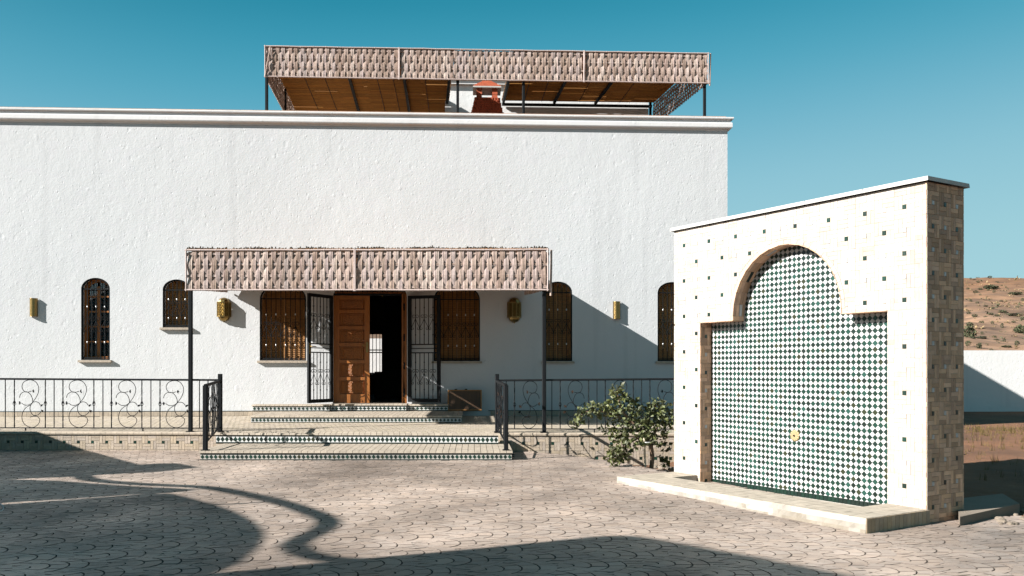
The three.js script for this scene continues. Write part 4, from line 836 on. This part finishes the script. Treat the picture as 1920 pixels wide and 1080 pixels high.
{
  const g = new THREE.PlaneGeometry(620, 330, 420, 260), p = g.attributes.position, col = [], uv = g.attributes.uv;
  for (let i = 0; i < p.count; i++) {
    const x = p.getX(i) + 60, z = -205 - p.getY(i) * -1; const zz = -40 - (165 - p.getY(i)); const y = hillY(x, zz); p.setXYZ(i, x, y, zz); uv.setXY(i, x / 8, zz / 8);
    const d = EYE.z - zz, n = hillNoise(x / 60 + 2, zz / 60 + 7), m = hillNoise2(x / 45, zz / 14), st = hillNoise2(x / 120 + 3, zz / 9 + y / 6), spot = hillNoise2(x / 16, zz / 16); const k = .70 + .7 * (m - .4) + .7 * (st - .45) - (spot < .38 ? .25 : 0), hi = smooth(130, 190, d);
    const c = [lerp(.31, .26, hi), lerp(.18, .125, hi), lerp(.107, .056, hi)]; col.push(...c.map((v, e) => v * k * (1 + (n - .5) * [.2, .3, .5][e])));
  }
  g.setAttribute('color', new THREE.Float32BufferAttribute(col, 3)); g.computeVertexNormals();
  { const nn = g.attributes.normal; if (nn.getY(100) < 0) { const ix = g.index.array; for (let i = 0; i < ix.length; i += 3) { const q = ix[i]; ix[i] = ix[i + 1]; ix[i + 1] = q; } g.computeVertexNormals(); } }
  tag(mesh('dry_hill', g, M.earth, scene), null, null, null, 'structure');
}
// shrubs dotted over the hill
function leafBall(b, c, R, n, leaf, r, tone, flat = .75) {
  for (let k = 0; k < n; k++) {
    const d = V(r() * 2 - 1, r() * 2 - 1, r() * 2 - 1); if (d.lengthSq() > 1) { k--; continue; }
    const q = Math.pow(d.length(), .4); d.normalize().multiplyScalar(q * R); d.y *= flat;
    const p = c.clone().add(d), a = r() * 6.28, e = (r() - .5) * 2.2, u = V(Math.cos(a) * Math.cos(e), Math.sin(e), Math.sin(a) * Math.cos(e)), w = V(r() - .5, r() - .5, r() - .5).cross(u).normalize(), s = leaf * (.6 + .8 * r());
    const k2 = (.6 + .8 * r()), col = [tone[0] * k2, tone[1] * k2, tone[2] * k2];
    const tip = p.clone().addScaledVector(u, s), m1 = p.clone().addScaledVector(u, s * .45).addScaledVector(w, s * .36), m2 = p.clone().addScaledVector(u, s * .45).addScaledVector(w, -s * .36), mid = p.clone().addScaledVector(u, s * .5).addScaledVector(u.clone().cross(w), -s * .10);
    b.tri(p, m1, mid, col).tri(m1, tip, mid, col).tri(p, mid, m2, col).tri(mid, tip, m2, col);
  }
}
{
  const march = (px, py) => { const d = ray(px, py); for (let t = 58; t < 330; t += .5) { const p = EYE.clone().addScaledVector(d, t); if (p.y < hillY(p.x, p.z)) return p; } return null; };
  const spots = [];
  // (x, y, half width, half height in the photograph)
  const named = [[1892, 515, 10, 4, 'dark wide bush on the crest of the dry hill'], [1817, 622, 11, 11, 'large dark bush on the hill, hard beside the fountain wall'], [1914, 617, 11, 8, 'large dark bush low on the hill at the right edge'], [1836, 648, 5, 6, 'upright bush at the foot of the hill, just above the white wall'], [1907, 643, 4, 6, 'tall narrow bush at the foot of the hill near the right edge'], [1902, 590, 11, 3, 'long low bush halfway up the hill at the right'], [1858, 538, 12, 4, 'long dark bush just below the hilltop'], [1903, 550, 11, 3, 'long low bush on the upper hill at the right']];
  const small = [[1820, 522, 2, 2], [1827, 524, 3, 1], [1856, 519, 4, 2], [1868, 528, 2, 1], [1812, 531, 2, 1], [1834, 528, 3, 2], [1823, 533, 2, 1], [1815, 541, 3, 2], [1829, 547, 4, 3], [1838, 541, 4, 2], [1852, 543, 3, 2], [1864, 545, 3, 2], [1871, 529, 2, 2], [1886, 538, 2, 2], [1878, 535, 2, 1], [1838, 552, 2, 2], [1851, 556, 3, 1], [1820, 563, 3, 3], [1832, 567, 3, 2], [1848, 573, 4, 2], [1861, 569, 3, 1], [1861, 577, 4, 2], [1877, 564, 3, 2], [1891, 570, 2, 2], [1917, 561, 3, 3], [1908, 575, 3, 2], [1816, 586, 4, 3], [1827, 591, 5, 3], [1849, 584, 4, 1], [1858, 588, 5, 2], [1869, 591, 5, 2], [1880, 584, 7, 3], [1917, 596, 4, 3], [1848, 594, 4, 2], [1840, 604, 5, 3], [1861, 605, 3, 4], [1879, 610, 3, 5], [1841, 625, 3, 4], [1826, 633, 6, 2], [1841, 633, 8, 3], [1864, 632, 4, 3], [1868, 637, 6, 2], [1815, 643, 5, 5], [1883, 638, 3, 4], [1887, 649, 8, 2], [1818, 608, 6, 5], [1905, 619, 5, 4], [1858, 655, 3, 2], [1900, 603, 4, 2], [1913, 652, 5, 2]];
  const r = rng(321);
  const put = (px, py, hw, hh, label) => {
    const p = march(px, py + hh); if (!p) return; const d = FWD.dot(p.clone().sub(EYE)), W = hw * d / FOC, H = hh * d / FOC, b = new B(), k = .7 + .6 * r();
    const n = Math.round(70 + hw * 20); leafBall(b, V(0, H * .9, 0), 1, n, .42, r, [.052 * k, .058 * k, .026 * k], 1);
    const g = b.geo(); g.scale(W, 1, W * .8); const q = g.attributes.position; for (let i = 0; i < q.count; i++) q.setY(i, (q.getY(i) - H * .9) * H + H * .85); g.computeVertexNormals();
    const m = mesh('hill_bush', g, M.leafFar, scene); m.position.copy(p); tag(m, label || 'small dark scrub bush dotted over the dry hillside', 'bush', label ? null : 'small scrub bushes on the hillside');
  };
  { // low dry scrub that reads as one rough cover on the slope
    const b = new B(), q = rng(640);
    for (let k = 0; k < 420; k++) {
      const p = march(1720 + q() * 290, 514 + q() * 146); if (!p) continue;
      const d = p.distanceTo(EYE), sz = (.08 + .3 * q() * q()) * (d / 130 + .3), dark = q() < .4, t = dark ? [.06, .06, .028] : [.20, .14, .07];
      leafBall(b, V(p.x, p.y + sz * .3, p.z), sz, 9, sz * .9, q, t, .5);
    }
    tag(b.build('dry_scrub', M.leafFar, scene), 'low dry scrub and stubble covering the slope of the hill', 'scrub', null, 'stuff');
  }
  for (const s of named) put(...s); for (const s of small) put(...s);
}

// ------------------------------------------------------------------ young tree by the terrace
{
  const r = rng(910), Z = 6.95, base = V(2.665, -.14, Z), t = thing('young_tree', 'young leafy tree with a leaning spread crown, growing between terrace and fountain', 'tree', null, base.toArray());
  const L = (px, py, dz = 0) => { const p = onZ(px, py, Z + dz); return p.sub(base); };
  const tr = new B(); const limb = (pts, r0, r1) => { for (let i = 0; i < pts.length - 1; i++) { const a = lerp(r0, r1, i / (pts.length - 1)), e = lerp(r0, r1, (i + 1) / (pts.length - 1)); tr.rod(pts[i], pts[i + 1], a, 7, null, e); tr.add(new THREE.SphereGeometry(e, 7, 5), new THREE.Matrix4().makeTranslation(...pts[i + 1].toArray())); } };
  limb([V(0, -.1, 0), L(1223, 862), L(1222, 845), L(1220, 834)], .036, .033); limb([L(1220, 834), L(1210, 815), L(1190, 795, .05), L(1165, 770, .1), L(1157, 735, .1)], .028, .008); limb([L(1220, 834), L(1228, 812, -.05), L(1240, 780, -.1)], .026, .008); limb([L(1190, 795, .05), L(1140, 772, .1), L(1095, 772, .15), L(1078, 795, .2)], .016, .004); limb([L(1210, 815), L(1180, 830, .1), L(1155, 850, .2)], .014, .005);
  tr.build('trunk', M.bark, t);
  const cr = new B(), tone = [.062, .066, .017], ball = (px, py, R, n, dz = 0) => { const f = .8 + .7 * r(), y = .95 + .15 * r(); leafBall(cr, L(px, py, dz), R, Math.round(n * 1.4), .074, r, [tone[0] * f * y, tone[1] * f * 1.08, tone[2] * f], .9); };
  for (const [px, py, R, n, dz] of [[1185, 780, .30, 130, 0], [1210, 795, .34, 150, -.1], [1165, 768, .24, 90, .1], [1158, 745, .13, 40, .1], [1157, 730, .09, 22, .1], [1240, 775, .20, 80, -.05], [1246, 790, .16, 50, 0], [1228, 762, .14, 40, 0], [1195, 815, .26, 90, .15], [1225, 815, .22, 70, .05], [1135, 772, .13, 36, .1], [1118, 768, .11, 30, .15], [1097, 768, .10, 28, .15], [1086, 784, .09, 22, .2], [1078, 797, .06, 12, .2], [1165, 826, .15, 40, .2], [1175, 838, .15, 40, .2], [1158, 848, .15, 44, .2], [1150, 858, .12, 36, .25], [1163, 860, .10, 24, .2], [1246, 838, .10, 18, -.3], [1244, 856, .09, 14, -.35], [1136, 804, .08, 14, .1], [1150, 806, .10, 20, .1], [1248, 868, .06, 8, -.3]]) ball(px, py, R, n, dz);
  cr.build('crown', M.leaf, t);
  const s = thing('tree_stake', 'pale wooden stake tied to the young tree’s trunk', 'stake', null, [base.x - .085, -.15, Z + .10]), sb = new B(); sb.rod(V(0, -.1, 0), V(-.025, .58, -.01), .017, 7); sb.build('stake_pole', M.stake, s); const tie = new B(); const ring = []; for (let k = 0; k <= 10; k++) { const a = k / 10 * 6.283; ring.push(V(.03 + Math.cos(a) * .062, .50, -.03 + Math.sin(a) * .05)); } tie.tube(ring, .012, 5); tie.build('tie', M.whiteTile[0], s);
  // clods in the bed
  for (let k = 0; k < 16; k++) { const p = onY(1180 + r() * 82, 872 + r() * 16, -.1), g = new THREE.IcosahedronGeometry(.03 + .06 * r() * r(), 1), q = g.attributes.position; for (let i = 0; i < q.count; i++) { const v = V().fromBufferAttribute(q, i), f = .8 + .35 * Math.abs(Math.sin(v.x * 70 + v.z * 60 + k)); q.setXYZ(i, v.x * f * 1.4, v.y * f * .6, v.z * f); } g.computeVertexNormals(); const m = mesh('earth_clod', g, M.stone, scene); m.position.set(p.x, -.12, p.z); m.rotation.y = r() * 6; tag(m, 'rough earth clod lying in the planting bed under the young tree', 'clod', 'earth clods in the planting bed'); }
}

// ------------------------------------------------------------------ small things
{
  const c = thing('brown_case', 'flat brown wooden case leaning against the house right of the door', 'case', null, [-.19, .508, .30]), w = .77, h = .47; c.rotation.x = -.16;
  const b = new B(); b.plate(rect(-w / 2, 0, w / 2, h), (u, v, d) => V(u, v, d), -.07, .05, .012); b.build('case_body', M.caseBrown, c);
  const f = new B(); f.bar(V(-w / 2 + .012, 0, .052), V(-w / 2 + .012, h, .052), .024, .014).bar(V(w / 2 - .012, 0, .052), V(w / 2 - .012, h, .052), .024, .014).bar(V(-w / 2 + .025, h - .012, .052), V(w / 2 - .025, h - .012, .052), .014, .024).bar(V(-w / 2 + .025, .012, .052), V(w / 2 - .025, .012, .052), .014, .024); f.build('edge_trim', M.shutter, c);
  const l = new B(); for (const x of [-.2, .03]) { l.box(x, h + .014, -.01, .06, .028, .04); } l.build('latch', M.iron, c);
  // wire hoop at the picture's left edge
  const p = onY(0, 962, 0), wire = thing('wire_hoop', 'thin bent wire hoop lying on the paving at the left edge', 'wire', null, [p.x, .02, p.z]), wb = new B();
  wb.tube([V(-.30, .16, -.05), V(-.08, .10, -.03), V(.03, .05, 0), V(.055, .02, .05), V(.02, .012, .14), V(-.12, .01, .24), V(-.34, .01, .30)], .006, 6, null, 30); wb.build('wire_strand', M.wire, wire);
  // brass hall lamp inside the door
  const lamp = thing('hall_lamp', 'small brass lamp hanging inside the open doorway', 'lamp', null, [-2.18, 3.22, -1.0]), lb = new B(); lb.rod(V(0, 0, 0), V(0, .7, 0), .006, 5).add(new THREE.SphereGeometry(.045, 10, 8), null); lb.build('lamp_body', M.brass, lamp);
  // dry leaves blown on to the terrace
  const r = rng(77);
  for (const [px, py] of [[971, 778], [992, 783], [1016, 776]]) { const q = onY(px, py, .37), m = new B(); m.quad(V(-.05, .01, 0), V(0, .0, .04), V(.05, .015, 0), V(0, .02, -.035)); m.quad(V(0, .02, -.035), V(.05, .015, 0), V(0, .0, .04), V(-.05, .01, 0)); const o = m.build('dry_leaf', M.bronze, scene); o.position.set(q.x, floorY(q.z) + .004, q.z); o.rotation.y = r() * 6; tag(o, 'curled brown leaf lying on the shaded terrace behind the right railing', 'leaf', 'dry leaves on the terrace'); }
}
// tufts on the earth at the right
{
  const r = rng(5), b = new B();
  for (let k = 0; k < 260; k++) { const px = 1808 + r() * 120, py = 800 + r() * r() * 130, q = onY(px, py, -.03), n = 3 + (r() * 4 | 0); if (r() < .6 && py > 815) continue; for (let e = 0; e < n; e++) { const a = r() * 6.28, h = .05 + .14 * r(), o = V(q.x + (r() - .5) * .1, -.08 - .10 * smooth(-7, -11, q.z), q.z + (r() - .5) * .1), w = V(Math.cos(a) * .008, 0, Math.sin(a) * .008), t = o.clone().add(V((r() - .5) * .1, h, (r() - .5) * .1)); b.tri(o.clone().sub(w), o.clone().add(w), t, [.17, .12, .04]).tri(o.clone().add(w), o.clone().sub(w), t, [.17, .12, .04]); } }
  tag(b.build('dry_grass', M.leafFar, scene), 'sparse dry grass tufts on the brown earth before the white wall', 'grass', null, 'stuff');
}

// ------------------------------------------------------------------ unseen flat cutout left of the frame, shaped to cast the shadows on the paving
{
  const X = -12.2, D = .22, sub = (p) => { const t = (p.x - X) / SUN.x; return [p.z - SUN.z * t, p.y - SUN.y * t]; };  // [z, y] on the plane x = X
  const g = (px, py) => sub(onY(px, py, 0.006)), h = thing('shadow_cutout', 'unseen flat wall cutout left of the frame, shaped to cast the shadows on the paving', 'house');
  const ext = (poly, mat, name) => {
    const s = new THREE.Shape(poly.map(([z, y]) => new THREE.Vector2(-z, y))), e = new THREE.ExtrudeGeometry(s, { depth: D, bevelEnabled: false }); e.rotateY(Math.PI / 2); e.translate(X - D, 0, 0); mesh(name, new B().add(e).geo(), mat, h);
  };
  const A = [sub(onZ(0, 809, FRONT(-9)).setY(.30)), sub(onZ(70, 810, FRONT(-8.3))), g(165, 845), g(268, 873), g(330, 869), g(352, 872), g(375, 877), g(300, 885), g(200, 890), g(120, 895), g(20, 899)];
  const slot = [g(110, 902), g(260, 913), g(330, 916), g(375, 918.5), g(315, 925), g(250, 928), g(100, 938), g(0, 944), g(-40, 946), g(-40, 949), g(0, 949), g(120, 941), g(240, 932), g(318, 926), g(330, 927), g(400, 945), g(440, 958), g(470, 972), g(493, 988), g(502, 1004), g(490, 1025), g(455, 1056), g(395, 1080), g(330, 1110)];
  const end = slot[slot.length - 1];
  ext([...A, ...slot, [end[0] + .2, 0], [1.0, 0], [A[0][0] - .3, A[0][1]]], M.plain, 'wall');  // outline traced back along the sun from the shadow edges
  const Dp = [g(300, 1094), g(400, 1081), g(560, 1066), g(700, 1051), g(900, 1033), g(1050, 1018), g(1190, 1003), g(1235, 1009), g(1400, 1036), g(1640, 1080), g(1800, 1112)];
  ext([...Dp, [Dp[10][0] + 2.5, 0], [Dp[0][0], 0]], M.plain, 'cutout_wall');  // second cutout, shaped for the shadow along the near paving
  const pipe = new B(), V3 = ([z, y]) => V(X - D / 2, y, z);
  pipe.tube([g(168, 886), g(173, 894), g(190, 900), g(270, 907.5), g(400, 914), g(480, 927), g(550, 943), g(600, 959), g(630, 971), g(639, 982), g(625, 995), g(600, 1008), g(581, 1019), g(586, 1030), g(612, 1042), g(660, 1050), g(720, 1052)].map(V3), .066, 8, null, 90);
  pipe.build('shadow_tube', M.iron, h);  // added tube, bent to cast the curved shadow
  const br = new B(); br.tube([g(415, 947), g(480, 944), g(545, 939.5)].map(V3), .03, 6); br.build('shadow_tube_thin', M.iron, h);  // added thin tube that casts the connecting shadow line
}

renderer.render(scene, camera);
